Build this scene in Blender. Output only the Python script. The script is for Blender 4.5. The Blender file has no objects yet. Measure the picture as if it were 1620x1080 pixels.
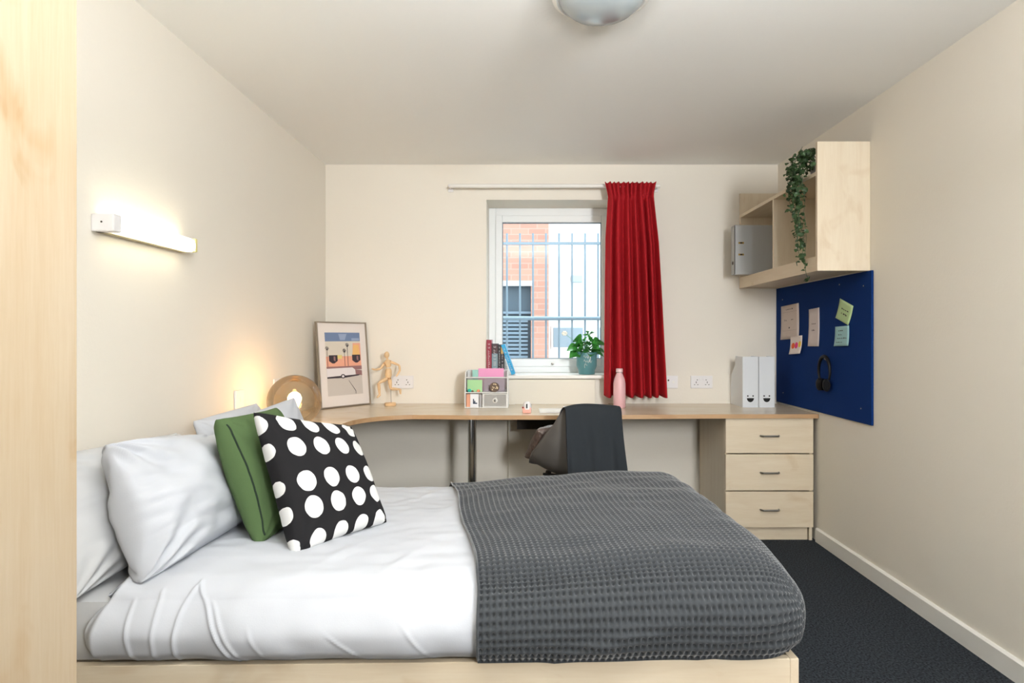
import bpy, bmesh, math, random
import numpy as np
from mathutils import Vector, Matrix, noise

random.seed(7)
PI = math.pi
C = bpy.context.scene.collection
sc = bpy.context.scene

# ------------------------------------------------------------------ camera, world, lights
F = 975.0; CX = 833.0; CY = 534.0; H = 1.21        # focal length in px (1620 wide), vanishing point, eye height
cam = bpy.data.cameras.new('camera'); camo = bpy.data.objects.new('camera', cam); C.objects.link(camo)
cam.sensor_width = 36.0; cam.lens = F / 1620 * 36
cam.shift_x = -(CX - 810) / 1620; cam.shift_y = -(540 - CY) / 1620
camo.location = (0, 0, H); camo.rotation_euler = (PI / 2, 0, 0)
cam.clip_start = 0.02
sc.camera = camo

world = bpy.data.worlds.new('world'); sc.world = world; world.use_nodes = True
bg = world.node_tree.nodes['Background']
bg.inputs[0].default_value = (0.80, 0.92, 1.0, 1); bg.inputs[1].default_value = 3.5

def area(name, loc, target, sx, sy, power, col):
    l = bpy.data.lights.new(name, 'AREA'); l.shape = 'RECTANGLE'; l.size = sx; l.size_y = sy
    l.energy = power; l.color = col
    o = bpy.data.objects.new(name, l); C.objects.link(o); o.location = loc
    o.rotation_euler = (Vector(target) - Vector(loc)).to_track_quat('-Z', 'Y').to_euler()
    return o
area('added_wall_fill', (1.45, -1.4, 1.85), (-0.15, 4.24, 1.55), 0.45, 0.9, 25, (0.97, 0.985, 1.0)).data.spread = math.radians(76)  # added unseen lamp behind the camera, brightens the far walls
area('added_ceiling_fill', (0.15, 0.62, 1.86), (0.15, 0.62, 2.4), 0.9, 0.8, 66, (0.97, 0.985, 1.0))  # added lamp out of view, aimed up to fill the room off the ceiling
area('added_sky_fill', (0.2, 5.5, 3.5), (0.2, 2.6, 0.9), 2.4, 1.6, 190, (0.88, 0.95, 1.0))  # added lamp above the window, stands in for more sky light

sc.view_settings.view_transform = 'Standard'
sc.view_settings.look = 'None'
sc.view_settings.exposure = 0.21
sc.view_settings.gamma = 1.0
sc.view_settings.use_curve_mapping = False
sc.cycles.use_denoising = True
sc.cycles.max_bounces = 10
sc.cycles.transparent_max_bounces = 16

# ------------------------------------------------------------------ helpers
def at(px, py, d):
    return Vector(((px - CX) * d / F, d, H - (py - CY) * d / F))

def lin(c):
    return tuple(((v / 255) / 12.92 if v / 255 <= 0.04045 else ((v / 255 + 0.055) / 1.055) ** 2.4) for v in c) + (1,)

def mat(name, col, rough=0.6, metal=0.0, bump=0.0, bscale=60, spec=0.5, emis=None, estr=0.0, var=0.0, vscale=8, coat=0.0):
    m = bpy.data.materials.new(name); m.use_nodes = True
    nt = m.node_tree; b = nt.nodes['Principled BSDF']
    b.inputs['Base Color'].default_value = lin(col)
    b.inputs['Roughness'].default_value = rough; b.inputs['Metallic'].default_value = metal
    b.inputs['Specular IOR Level'].default_value = spec
    b.inputs['Coat Weight'].default_value = coat
    if emis:
        b.inputs['Emission Color'].default_value = lin(emis); b.inputs['Emission Strength'].default_value = estr
    tc = nt.nodes.new('ShaderNodeTexCoord')
    if var > 0:
        n = nt.nodes.new('ShaderNodeTexNoise'); n.inputs['Scale'].default_value = vscale; n.inputs['Detail'].default_value = 4
        nt.links.new(tc.outputs['Object'], n.inputs['Vector'])
        r = nt.nodes.new('ShaderNodeValToRGB')
        c = lin(col)
        r.color_ramp.elements[0].position = 0.3; r.color_ramp.elements[1].position = 0.7
        r.color_ramp.elements[0].color = tuple(v * (1 - var) for v in c[:3]) + (1,)
        r.color_ramp.elements[1].color = tuple(min(1, v * (1 + var)) for v in c[:3]) + (1,)
        nt.links.new(n.outputs['Fac'], r.inputs['Fac']); nt.links.new(r.outputs['Color'], b.inputs['Base Color'])
    if bump > 0:
        n = nt.nodes.new('ShaderNodeTexNoise'); n.inputs['Scale'].default_value = bscale; n.inputs['Detail'].default_value = 5
        nt.links.new(tc.outputs['Object'], n.inputs['Vector'])
        bp = nt.nodes.new('ShaderNodeBump'); bp.inputs['Strength'].default_value = bump; bp.inputs['Distance'].default_value = 0.01
        nt.links.new(n.outputs['Fac'], bp.inputs['Height']); nt.links.new(bp.outputs['Normal'], b.inputs['Normal'])
    return m

def wood(name, light, dark, axis=0, rough=0.45, scale=1.0, knots=0.35):
    """maple laminate, grain along the given axis"""
    m = bpy.data.materials.new(name); m.use_nodes = True
    nt = m.node_tree; N = nt.nodes; L = nt.links; b = N['Principled BSDF']
    b.inputs['Roughness'].default_value = rough
    tc = N.new('ShaderNodeTexCoord')
    def mapped(s_along, s_across, off):
        mp = N.new('ShaderNodeMapping'); v = [s_across] * 3; v[axis] = s_along
        mp.inputs['Scale'].default_value = v; mp.inputs['Location'].default_value = (off, off * .7, off * 1.3)
        L.new(tc.outputs['Object'], mp.inputs['Vector']); return mp
    m1 = mapped(1.2 * scale, 14 * scale, 3.1)
    n1 = N.new('ShaderNodeTexNoise'); n1.inputs['Scale'].default_value = 1.6; n1.inputs['Detail'].default_value = 6; n1.inputs['Distortion'].default_value = 0.6
    L.new(m1.outputs[0], n1.inputs['Vector'])
    m2 = mapped(2.2 * scale, 5 * scale, 7.7)
    n2 = N.new('ShaderNodeTexNoise'); n2.inputs['Scale'].default_value = 1.5; n2.inputs['Detail'].default_value = 3; n2.inputs['Distortion'].default_value = 1.2
    L.new(m2.outputs[0], n2.inputs['Vector'])
    m3 = mapped(6 * scale, 90 * scale, 1.7)
    n3 = N.new('ShaderNodeTexNoise'); n3.inputs['Scale'].default_value = 2.0; n3.inputs['Detail'].default_value = 3
    L.new(m3.outputs[0], n3.inputs['Vector'])
    def mathn(op, a, bb):
        k = N.new('ShaderNodeMath'); k.operation = op
        for i, v in enumerate((a, bb)):
            if isinstance(v, (int, float)): k.inputs[i].default_value = v
            else: L.new(v, k.inputs[i])
        return k.outputs[0]
    f = mathn('ADD', mathn('MULTIPLY', n1.outputs['Fac'], 0.5), mathn('MULTIPLY', n3.outputs['Fac'], 0.25))
    k = N.new('ShaderNodeMapRange'); k.inputs['From Min'].default_value = 0.60; k.inputs['From Max'].default_value = 0.78
    L.new(n2.outputs['Fac'], k.inputs['Value'])
    f = mathn('ADD', f, mathn('MULTIPLY', k.outputs[0], knots))
    r = N.new('ShaderNodeValToRGB'); r.color_ramp.elements[0].position = 0.25; r.color_ramp.elements[1].position = 0.75
    r.color_ramp.elements[0].color = lin(light); r.color_ramp.elements[1].color = lin(dark)
    L.new(f, r.inputs['Fac']); L.new(r.outputs['Color'], b.inputs['Base Color'])
    return m

class MB:
    """collects shapes in world coordinates, then builds ONE mesh object"""
    def __init__(self):
        self.v = []; self.f = []; self.mi = []; self.cur = 0
    def add(self, vs, fs):
        o = len(self.v); self.v += [Vector(p) for p in vs]; self.f += [tuple(i + o for i in f) for f in fs]; self.mi += [self.cur] * len(fs)
        return self
    def box(self, x0, x1, y0, y1, z0, z1, M=None, b=0.0):
        x0, x1 = min(x0, x1), max(x0, x1); y0, y1 = min(y0, y1), max(y0, y1); z0, z1 = min(z0, z1), max(z0, z1)
        if b > 0:
            bm = bmesh.new()
            bmesh.ops.create_cube(bm, size=1.0)
            for v in bm.verts:
                v.co = Vector((x0 + (v.co.x + .5) * (x1 - x0), y0 + (v.co.y + .5) * (y1 - y0), z0 + (v.co.z + .5) * (z1 - z0)))
            bmesh.ops.bevel(bm, geom=bm.edges[:], offset=min(b, .45 * min(x1 - x0, y1 - y0, z1 - z0)), segments=2, affect='EDGES', profile=0.6)
            vs = [v.co.copy() for v in bm.verts]; bm.verts.index_update(); fs = [tuple(v.index for v in f.verts) for f in bm.faces]; bm.free()
        else:
            vs = [Vector((x, y, z)) for z in (z0, z1) for y in (y0, y1) for x in (x0, x1)]
            fs = [(0, 2, 3, 1), (4, 5, 7, 6), (0, 1, 5, 4), (2, 6, 7, 3), (0, 4, 6, 2), (1, 3, 7, 5)]
        if M is not None: vs = [M @ v for v in vs]
        return self.add(vs, fs)
    def prism(self, poly, h0, h1, M=None, axis='z'):
        """poly of 2-D points, extruded h0..h1 along axis"""
        def P(a, b, h): return Vector((a, b, h)) if axis == 'z' else (Vector((a, h, b)) if axis == 'y' else Vector((h, a, b)))
        n = len(poly); vs = [P(a, b, h0) for a, b in poly] + [P(a, b, h1) for a, b in poly]
        fs = [tuple(range(n))[::-1], tuple(range(n, 2 * n))] + [(i, (i + 1) % n, (i + 1) % n + n, i + n) for i in range(n)]
        if M is not None: vs = [M @ v for v in vs]
        return self.add(vs, fs)
    def lathe(self, prof, seg=24, c=(0, 0, 0), M=None, sx=1, sy=1):
        vs = []; fs = []; n = len(prof)
        for i in range(seg):
            a = 2 * PI * i / seg
            for r, z in prof: vs.append(Vector((c[0] + r * math.cos(a) * sx, c[1] + r * math.sin(a) * sy, c[2] + z)))
        for i in range(seg):
            j = (i + 1) % seg
            for k in range(n - 1): fs.append((i * n + k, j * n + k, j * n + k + 1, i * n + k + 1))
        if prof[0][0] > 1e-6: fs.append(tuple(i * n for i in range(seg))[::-1])
        if prof[-1][0] > 1e-6: fs.append(tuple(i * n + n - 1 for i in range(seg)))
        if M is not None: vs = [M @ v for v in vs]
        return self.add(vs, fs)
    def tube(self, pts, r, seg=8, closed=False):
        pts = [Vector(p) for p in pts]; n = len(pts); rr = r if isinstance(r, (list, tuple)) else [r] * n
        vs = []; fs = []; up = None
        for i, p in enumerate(pts):
            if closed: t = pts[(i + 1) % n] - pts[i - 1]
            else: t = pts[min(i + 1, n - 1)] - pts[max(i - 1, 0)]
            t.normalize()
            if up is None:
                up = Vector((0, 0, 1)) if abs(t.z) < .9 else Vector((1, 0, 0))
            a = t.cross(up)
            if a.length < 1e-5: a = t.orthogonal()
            a.normalize(); b = a.cross(t).normalized(); up = b
            for k in range(seg):
                an = 2 * PI * k / seg; vs.append(p + (a * math.cos(an) + b * math.sin(an)) * rr[i])
        for i in range(n if closed else n - 1):
            j = (i + 1) % n
            for k in range(seg):
                l = (k + 1) % seg; fs.append((i * seg + k, i * seg + l, j * seg + l, j * seg + k))
        if not closed: fs += [tuple(range(seg)), tuple(range((n - 1) * seg, n * seg))[::-1]]
        return self.add(vs, fs)
    def ball(self, c, r, seg=14, rings=9, s=(1, 1, 1), M=None):
        prof = [(r * math.sin(PI * k / rings), -r * math.cos(PI * k / rings)) for k in range(rings + 1)]
        prof[0] = (0, -r); prof[-1] = (0, r)
        T = Matrix.Translation(Vector(c)) @ (M if M is not None else Matrix.Identity(4)) @ Matrix.Diagonal((s[0], s[1], s[2], 1))
        return self.lathe(prof, seg, (0, 0, 0), T)
    def build(self, name, m, parent=None, smooth=False, kind=None, origin=None, weld=True):
        me = bpy.data.meshes.new(name)
        W = parent.get('_w') if parent else None
        if parent is not None: inv = WM[parent.name].inverted()
        elif origin is not None: inv = Matrix.Translation(-Vector(origin))
        else: inv = Matrix.Identity(4)
        me.from_pydata([inv @ v for v in self.v], [], self.f)
        ms = m if isinstance(m, (list, tuple)) else [m]
        for q in ms: me.materials.append(q)
        me.polygons.foreach_set('material_index', self.mi)
        bm = bmesh.new(); bm.from_mesh(me)
        if weld: bmesh.ops.remove_doubles(bm, verts=bm.verts[:], dist=1e-6)
        bmesh.ops.recalc_face_normals(bm, faces=bm.faces[:])
        bm.to_mesh(me); bm.free()
        if smooth: shade(me)
        o = bpy.data.objects.new(name, me); C.objects.link(o)
        if parent is not None:
            o.parent = parent; WM[o.name] = WM[parent.name]
        else:
            if origin is not None: o.location = origin
            WM[o.name] = Matrix.Translation(Vector(origin)) if origin is not None else Matrix.Identity(4)
        if kind: o['kind'] = kind
        return o

WM = {}
def shade(me, ang=40):
    me.polygons.foreach_set('use_smooth', [True] * len(me.polygons))
    try: me.set_sharp_from_angle(angle=math.radians(ang))
    except Exception: pass

def tag(o, label, cat, group=None):
    o['label'] = label; o['category'] = cat
    if group: o['group'] = group
    return o

def thing(name, label, cat, loc=(0, 0, 0), rz=0.0, group=None):
    o = bpy.data.objects.new(name, None); C.objects.link(o); o.empty_display_size = 0.1
    o.location = loc; o.rotation_euler = (0, 0, rz)
    WM[o.name] = Matrix.Translation(Vector(loc)) @ Matrix.Rotation(rz, 4, 'Z')
    return tag(o, label, cat, group)

def copy_tree(root, loc, rz, label):
    def cp(o, parent):
        c = o.copy(); C.objects.link(c); c.parent = parent
        for ch in [x for x in bpy.data.objects if x.parent == o]: cp(ch, c)
        return c
    r = cp(root, None); r.location = loc; r.rotation_euler = (0, 0, rz); r['label'] = label
    return r

def structure(o): o['kind'] = 'structure'; return o

def grid_mesh(name, P, m, parent=None, closed_back=None, uv=True, smooth=True, origin=None):
    """P: (nu, nv, 3) array of world points -> one quad mesh"""
    nu, nv, _ = P.shape
    inv = WM[parent.name].inverted() if parent is not None else (Matrix.Translation(-Vector(origin)) if origin is not None else Matrix.Identity(4))
    R = np.array(inv)[:3, :3]; t = np.array(inv)[:3, 3]
    V = P.reshape(-1, 3) @ R.T + t
    idx = np.arange(nu * nv).reshape(nu, nv)
    Fq = np.stack([idx[:-1, :-1], idx[1:, :-1], idx[1:, 1:], idx[:-1, 1:]], -1).reshape(-1, 4)
    me = bpy.data.meshes.new(name)
    me.from_pydata(V.tolist(), [], Fq.tolist())
    me.materials.append(m)
    if uv:
        u, v = np.meshgrid(np.linspace(0, 1, nu), np.linspace(0, 1, nv), indexing='ij')
        UV = np.stack([u, v], -1).reshape(-1, 2)
        lay = me.uv_layers.new(name='UVMap')
        li = np.zeros(len(me.loops), int); me.loops.foreach_get('vertex_index', li)
        lay.data.foreach_set('uv', UV[li].ravel())
    if smooth: me.polygons.foreach_set('use_smooth', [True] * len(me.polygons))
    o = bpy.data.objects.new(name, me); C.objects.link(o)
    if parent is not None: o.parent = parent; WM[o.name] = WM[parent.name]
    else:
        if origin is not None: o.location = origin
        WM[o.name] = Matrix.Translation(Vector(origin)) if origin is not None else Matrix.Identity(4)
    return o

def vnoise(P, s, seed=0.0):
    """smooth noise for an array of points"""
    Q = P.reshape(-1, P.shape[-1]) * s + seed
    if Q.shape[1] == 2: Q = np.concatenate([Q, np.zeros((len(Q), 1))], 1)
    return np.array([noise.noise(Vector(q)) for q in Q]).reshape(P.shape[:-1])

def smoothstep(a, b, x):
    t = np.clip((x - a) / (b - a), 0, 1); return t * t * (3 - 2 * t)

# ------------------------------------------------------------------ materials
M_wall = mat('cream_wall_paint', (233, 227, 215), 0.85, bump=0.06, bscale=90)
M_ceil = mat('ceiling_paint', (246, 246, 243), 0.9, bump=0.05, bscale=70)
M_white_gloss = mat('white_gloss_paint', (236, 234, 228), 0.35)
M_upvc = mat('white_upvc', (238, 240, 240), 0.3)
M_carpet = mat('charcoal_carpet', (60, 65, 71), 0.95, bump=1.0, bscale=300, spec=0.1, var=0.75, vscale=130)
M_maple_v = wood('maple_vertical', (228, 215, 192), (210, 190, 162), axis=2)
M_maple_x = wood('maple_horizontal', (224, 210, 186), (206, 184, 152), axis=0)
M_maple_y = wood('maple_depth', (222, 208, 184), (202, 180, 148), axis=1)
M_worktop = wood('maple_worktop', (216, 202, 180), (198, 176, 148), axis=0, rough=0.22)
M_edge = wood('worktop_edge_band', (196, 160, 120), (178, 138, 98), axis=0, rough=0.4)
M_chrome = mat('chrome', (200, 200, 200), 0.12, 1.0)
M_steel = mat('brushed_steel', (150, 148, 144), 0.3, 1.0)
M_dark = mat('dark_recess', (52, 44, 36), 0.7)
M_linen = mat('white_linen', (194, 197, 203), 0.85, spec=0.2, bump=0.04, bscale=300)
M_sheet = mat('white_sheet', (196, 197, 198), 0.85, spec=0.2)
M_waffle = mat('charcoal_waffle_cotton', (64, 67, 70), 0.95, spec=0.12, bump=0.2, bscale=500)
M_waffle.node_tree.nodes['Principled BSDF'].inputs['Sheen Weight'].default_value = 0.5
M_waffle.node_tree.nodes['Principled BSDF'].inputs['Sheen Roughness'].default_value = 0.4
M_green = mat('green_cotton', (86, 108, 70), 0.9, spec=0.15, bump=0.08, bscale=350)
M_zip = mat('dark_green_zip', (22, 42, 24), 0.8)
M_red = mat('red_curtain_fabric', (168, 24, 34), 0.75, spec=0.25, bump=0.06, bscale=300)
M_blue = mat('navy_felt', (10, 48, 108), 0.9, spec=0.15, bump=0.15, bscale=300)
M_plastic = mat('white_plastic', (232, 230, 230), 0.4)
M_black = mat('black_plastic', (9, 9, 10), 0.5, spec=.3)
M_throw = mat('charcoal_throw', (50, 54, 58), 0.95, spec=0.1, bump=0.15, bscale=300)
M_shell = mat('grey_chair_shell', (104, 102, 100), 0.5)
M_brown = mat('taupe_velvet', (98, 82, 74), 0.45, spec=0.6, bump=0.5, bscale=70, var=0.35, vscale=50)

def glass_mat(name, tint, gloss=0.08, rough=0.02):
    m = bpy.data.materials.new(name); m.use_nodes = True; nt = m.node_tree; nt.nodes.clear()
    out = nt.nodes.new('ShaderNodeOutputMaterial'); mx = nt.nodes.new('ShaderNodeMixShader')
    tr = nt.nodes.new('ShaderNodeBsdfTransparent'); gl = nt.nodes.new('ShaderNodeBsdfGlossy')
    lw = nt.nodes.new('ShaderNodeLayerWeight'); lw.inputs['Blend'].default_value = 0.25
    ad = nt.nodes.new('ShaderNodeMath'); ad.operation = 'MULTIPLY_ADD'; ad.inputs[1].default_value = 0.7; ad.inputs[2].default_value = gloss
    tr.inputs[0].default_value = tint; gl.inputs['Roughness'].default_value = rough
    nt.links.new(lw.outputs['Fresnel'], ad.inputs[0]); nt.links.new(ad.outputs[0], mx.inputs[0])
    nt.links.new(tr.outputs[0], mx.inputs[1]); nt.links.new(gl.outputs[0], mx.inputs[2]); nt.links.new(mx.outputs[0], out.inputs[0])
    return m
M_glass = glass_mat('window_glass', (0.94, 0.97, 0.97, 1), 0.0)
M_amber = glass_mat('smoked_amber_glass', (0.84, 0.77, 0.66, 1), 0.04)

# ------------------------------------------------------------------ the room
XL, XR, YB, YF, ZC = -1.383, 1.73, 4.24, -1.9, 2.40
structure(MB().box(XL - .1, XR + .1, YF - .1, YB + .34, -.1, 0).build('floor', M_carpet))
structure(MB().box(XL - .1, XR + .1, YF - .1, YB + .34, ZC, ZC + .1).build('ceiling', M_ceil))
structure(MB().box(XL - .1, XL, YF - .1, YB + .34, 0, ZC).build('wall_left', M_wall))
structure(MB().box(XR, XR + .1, YF - .1, YB + .34, 0, ZC).build('wall_right', M_wall))
structure(MB().box(XL, XR, YF - .1, YF, 0, ZC).build('wall_front', M_wall))
# back wall with the window opening
wx0, wx1, wz0, wz1 = -0.276, 0.645, 0.93, 2.158
wb = MB(); y0, y1 = YB, YB + .34
xs = [XL, wx0, wx1, XR]; zs = [0, wz0, wz1, ZC]
for i in range(3):
    for k in range(3):
        if i == 1 and k == 1: continue
        wb.box(xs[i], xs[i + 1], y0, y1, zs[k], zs[k + 1])
structure(wb.build('wall_back', M_wall))
structure(MB().prism([(XR, 0), (XR - .016, 0), (XR - .016, .075), (XR - .008, .082), (XR, .082)], YF, 3.66, axis='y').build('baseboard_right', M_white_gloss))
structure(MB().prism([(XL, 0), (XL + .016, 0), (XL + .016, .075), (XL + .008, .082), (XL, .082)], YF, YB, axis='y').build('baseboard_left', M_white_gloss))
structure(MB().prism([(YB, 0), (YB - .016, 0), (YB - .016, .075), (YB - .008, .082), (YB, .082)], XL + .02, 1.17, axis='x').build('baseboard_back', M_white_gloss))
# boxed-in panel below the sill
structure(MB().box(-.125, .47, 4.205, YB, .0, .925, b=.006).build('trim_1', mat('panel_paint', (228, 222, 208), 0.7)))
# sill
structure(MB().box(-.272, .642, 4.195, YB + .305, .930, .955, b=.006).build('trim_2', M_white_gloss))

# ------------------------------------------------------------------ window
win = structure(bpy.data.objects.new('window_1', None)); C.objects.link(win); WM[win.name] = Matrix.Identity(4)
YW = 4.54
gx0, gx1, gz0, gz1 = -.178, .547, 1.055, 2.052
fx0, fx1, fz0, fz1 = -.276, .645, .955, 2.158
m = MB()
m.box(fx0, fx0 + .05, YW - .03, YW + .04, fz0, fz1, b=.004); m.box(fx1 - .05, fx1, YW - .03, YW + .04, fz0, fz1, b=.004)
m.box(fx0 + .05, fx1 - .05, YW - .03, YW + .04, fz1 - .055, fz1, b=.004); m.box(fx0 + .05, fx1 - .05, YW - .03, YW + .04, fz0, fz0 + .045, b=.004)
m.build('window_frame', M_upvc, win)
m = MB(); a0, a1, b0, b1 = fx0 + .05, fx1 - .05, fz0 + .045, fz1 - .055
m.box(a0, gx0, YW - .045, YW + .02, b0, b1, b=.005); m.box(gx1, a1, YW - .045, YW + .02, b0, b1, b=.005)
m.box(gx0, gx1, YW - .045, YW + .02, gz1, b1, b=.005); m.box(gx0, gx1, YW - .045, YW + .02, b0, gz0, b=.005)
sash = m.build('sash', M_upvc, win)
m = MB(); g = .006
m.box(gx0, gx0 + g, YW - .03, YW - .012, gz0, gz1); m.box(gx1 - g, gx1, YW - .03, YW - .012, gz0, gz1)
m.box(gx0 + g, gx1 - g, YW - .03, YW - .012, gz1 - g, gz1); m.box(gx0 + g, gx1 - g, YW - .03, YW - .012, gz0, gz0 + g)
m.build('gasket', mat('grey_gasket', (120, 130, 138), .6), sash)
MB().box(gx0 + .006, gx1 - .006, YW - .022, YW - .018, gz0 + .006, gz1 - .006).build('pane', M_glass, win)
m = MB(); m.lathe([(0, 0), (.010, 0), (.010, .012), (0, .014)], 12, M=Matrix.Translation((.19, YW - .045, 1.02)) @ Matrix.Rotation(PI / 2, 4, 'X'))
m.box(.180, .200, YW - .056, YW - .050, 1.016, 1.023); m.build('latch', M_steel, win)

# ------------------------------------------------------------------ outside the window
structure(MB().box(-6, 7, YB + .36, 16, -.4, -.3).build('ground', mat('pale_paving', (178, 180, 180), .9, var=.1)))
def brick_mat():
    m = bpy.data.materials.new('red_brickwork'); m.use_nodes = True; nt = m.node_tree; b = nt.nodes['Principled BSDF']; b.inputs['Roughness'].default_value = .9
    tc = nt.nodes.new('ShaderNodeTexCoord'); mp = nt.nodes.new('ShaderNodeMapping'); mp.inputs['Rotation'].default_value = (PI / 2, 0, 0)
    br = nt.nodes.new('ShaderNodeTexBrick'); br.inputs['Scale'].default_value = 1; br.inputs['Brick Width'].default_value = .225; br.inputs['Row Height'].default_value = .075
    br.inputs['Mortar Size'].default_value = .006
    br.inputs['Color1'].default_value = lin((186, 138, 120)); br.inputs['Color2'].default_value = lin((172, 124, 108)); br.inputs['Mortar'].default_value = lin((182, 148, 134))
    bp = nt.nodes.new('ShaderNodeBump'); bp.inputs['Strength'].default_value = .4; bp.invert = True
    nt.links.new(tc.outputs['Object'], mp.inputs[0]); nt.links.new(mp.outputs[0], br.inputs['Vector']); nt.links.new(br.outputs['Color'], b.inputs['Base Color'])
    nt.links.new(br.outputs['Fac'], bp.inputs['Height']); nt.links.new(bp.outputs[0], b.inputs['Normal'])
    return m
bb = thing('brick_building', 'red brick building with a slatted service door seen through the left window half', 'building', (-2, 8.2, -.3))
YO = 8.0
dx0, dx1, dz1 = -.85, at(840, 0, YO).x, at(0, 447, YO).z
bx1 = at(868, 0, YO).x
m = MB(); m.box(-5, dx0, YO, YO + 3, -.3, 5.2); m.box(dx1, bx1, YO, YO + 3, -.3, 5.2); m.box(dx0, dx1, YO, YO + 3, dz1, 5.2); m.box(dx0, dx1, YO + .4, YO + 3, -.3, dz1)
m.build('wall', brick_mat(), bb)
MB().box(dx0 - .03, dx1 + .03, YO - .02, YO + .1, dz1 - .04, dz1 + .02).build('lintel', M_upvc, bb)
M_slate = mat('slate_metal', (70, 84, 96), .5)
dr = MB().box(dx0, dx1, YO + .14, YO + .18, -.3, dz1 - .04).build('service_door', M_slate, bb)
M_slat = mat('grey_blue_slats', (112, 128, 142), .5)
for i in range(34):
    z = -.2 + i * .052
    if z > dz1 - .42: break
    MB().box(dx0 + .04, dx1 - .04, YO + .09, YO + .125, z, z + .03, M=Matrix.Translation((0, 0, 0))).build('slat', M_slat, dr)
MB().box(dx0, dx1, YO + .08, YO + .14, dz1 - .40, dz1 - .37).build('door_rail', M_slat, dr)
wbd = thing('rendered_building', 'white rendered building with grey windows seen through the right window half', 'building', (2, 9, -.3))
YQ = 9.0
m = MB(); m.box(bx1 + .02, 7, YQ, YQ + 3, -.3, 6); m.build('wall', mat('white_render', (244, 244, 242), .85), wbd)
for (a, b_, c, d_) in ((872, 925, 515, 552), (945, 1000, 515, 552)):
    p, q = at(a, d_, YQ), at(b_, c, YQ)
    w = MB().box(p.x, q.x, YQ - .03, YQ + .02, p.z, q.z).build('window', M_upvc, wbd)
    MB().box(p.x + .03, q.x - .03, YQ - .04, YQ - .025, p.z + .03, q.z - .03).build('pane', mat('grey_window_glass', (150, 166, 178), .15), w)
p, q = at(903, 447, YQ), at(921, 436, YQ)
MB().box(p.x, q.x, YQ - .1, YQ, p.z, q.z, b=.01).build('vent_box', mat('pale_grey_vent', (176, 192, 198), .6), wbd)
# steel railing
rl = thing('steel_railing', 'galvanised vertical bar railing just outside the window', 'railing', (0.2, 5.4, -.3))
YR = 5.4; M_rail = mat('painted_rail', (104, 122, 136), .5, .0)
for i in range(-8, 17):
    p = at(802 + 20.6 * i, 369, YR)
    MB().tube([(p.x, YR, -.3), (p.x, YR, p.z)], .0085, 8).build('bar', M_rail, rl, True)
xa, xb = at(802 - 8.5 * 20.6, 0, YR).x, at(802 + 16.5 * 20.6, 0, YR).x
MB().box(xa, xb, YR - .012, YR + .012, at(0, 387, YR).z, at(0, 383, YR).z).build('top_rail', M_rail, rl)
MB().tube([(xa, YR - .015, at(0, 503.5, YR).z), (xb, YR - .015, at(0, 503.5, YR).z)], .018, 10).build('middle_rail', M_rail, rl, True)

# ------------------------------------------------------------------ wardrobe (foreground left)
w = thing('wardrobe', 'pale maple wardrobe filling the left edge beside the bed', 'wardrobe', (-1.1, .6, 0))
wxa, wxb, wya, wyb = XL + .02, -.808, -.02, 1.083
MB().box(wxa, wxb, wya, wya + .018, .06, 2.15).box(wxa, wxb, wyb - .018, wyb, 0, 2.15).box(wxa, wxb, wya, wyb, 2.15, 2.168).box(wxa, wxb, wya, wyb, .06, .078).box(wxa, wxa + .008, wya, wyb, .06, 2.15).build('body', M_maple_v, w)
MB().box(wxb - .03, wxb - .014, wya, wyb, 0, .06).build('plinth', M_maple_v, w)
M_door = wood('maple_door', (200, 183, 157), (182, 154, 118), axis=2, scale=1.0, knots=.5)
ym = (wya + wyb) / 2
for a, b_, hy in ((wya, ym - .0015, ym - .05), (ym + .0015, wyb, ym + .05)):
    d = MB().box(-.808, -.79, a, b_, .06, 2.15, b=.0015).build('door', M_door, w)
    MB().tube([(-.79, hy, 1.0), (-.765, hy, 1.0), (-.765, hy, 1.13), (-.79, hy, 1.13)], .005, 8).build('handle', M_steel, d, True)

# ------------------------------------------------------------------ wall strip light
w = thing('wall_light', 'lit white tube strip light on the left wall above the pillows', 'wall light', (XL, 2.2, 1.57))
za, zb_ = 1.548, 1.603
MB().box(XL, XL + .03, 1.965, 2.46, za, zb_ - .01, b=.003).build('backplate', mat('dull_plate', (190, 180, 150), .5), w)
MB().box(XL, XL + .073, 1.955, 1.995, za, zb_ + .002, b=.005).build('end_cap', M_plastic, w)
MB().ball((XL + .035, 1.954, 1.578), .003, 8, 6).build('screw', M_dark, w, True)
MB().box(XL, XL + .070, 2.445, 2.462, za + .002, zb_, b=.004).build('end_cap', mat('warm_cap', (232, 222, 150), .5), w)
m = MB()
prof = [(XL + .012, za + .004), (XL + .055, za + .002), (XL + .068, za + .012), (XL + .070, za + .028), (XL + .066, za + .044), (XL + .052, zb_), (XL + .012, zb_)]
m.prism(prof, 1.995, 2.445, axis='y')
m.build('diffuser', mat('lit_diffuser', (255, 250, 225), .4, emis=(255, 246, 214), estr=5.5), w, True)

# ------------------------------------------------------------------ ceiling light
w = thing('ceiling_light', 'round white bulkhead ceiling light with a frosted lens', 'ceiling light', (.25, 2.05, 2.4))
cl = (.25, 2.06, 0)
MB().lathe([(.0, 2.399), (.165, 2.399), (.168, 2.37), (.164, 2.345), (.150, 2.338), (.143, 2.345), (.0, 2.345)], 48, cl).build('ring', M_white_gloss, w, True)
MB().lathe([(.143, 2.344), (.135, 2.328), (.11, 2.306), (.07, 2.294), (.03, 2.289), (0, 2.288)], 48, cl).build('lens', mat('frosted_lens', (168, 176, 178), .18, spec=.8), w, True)

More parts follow.
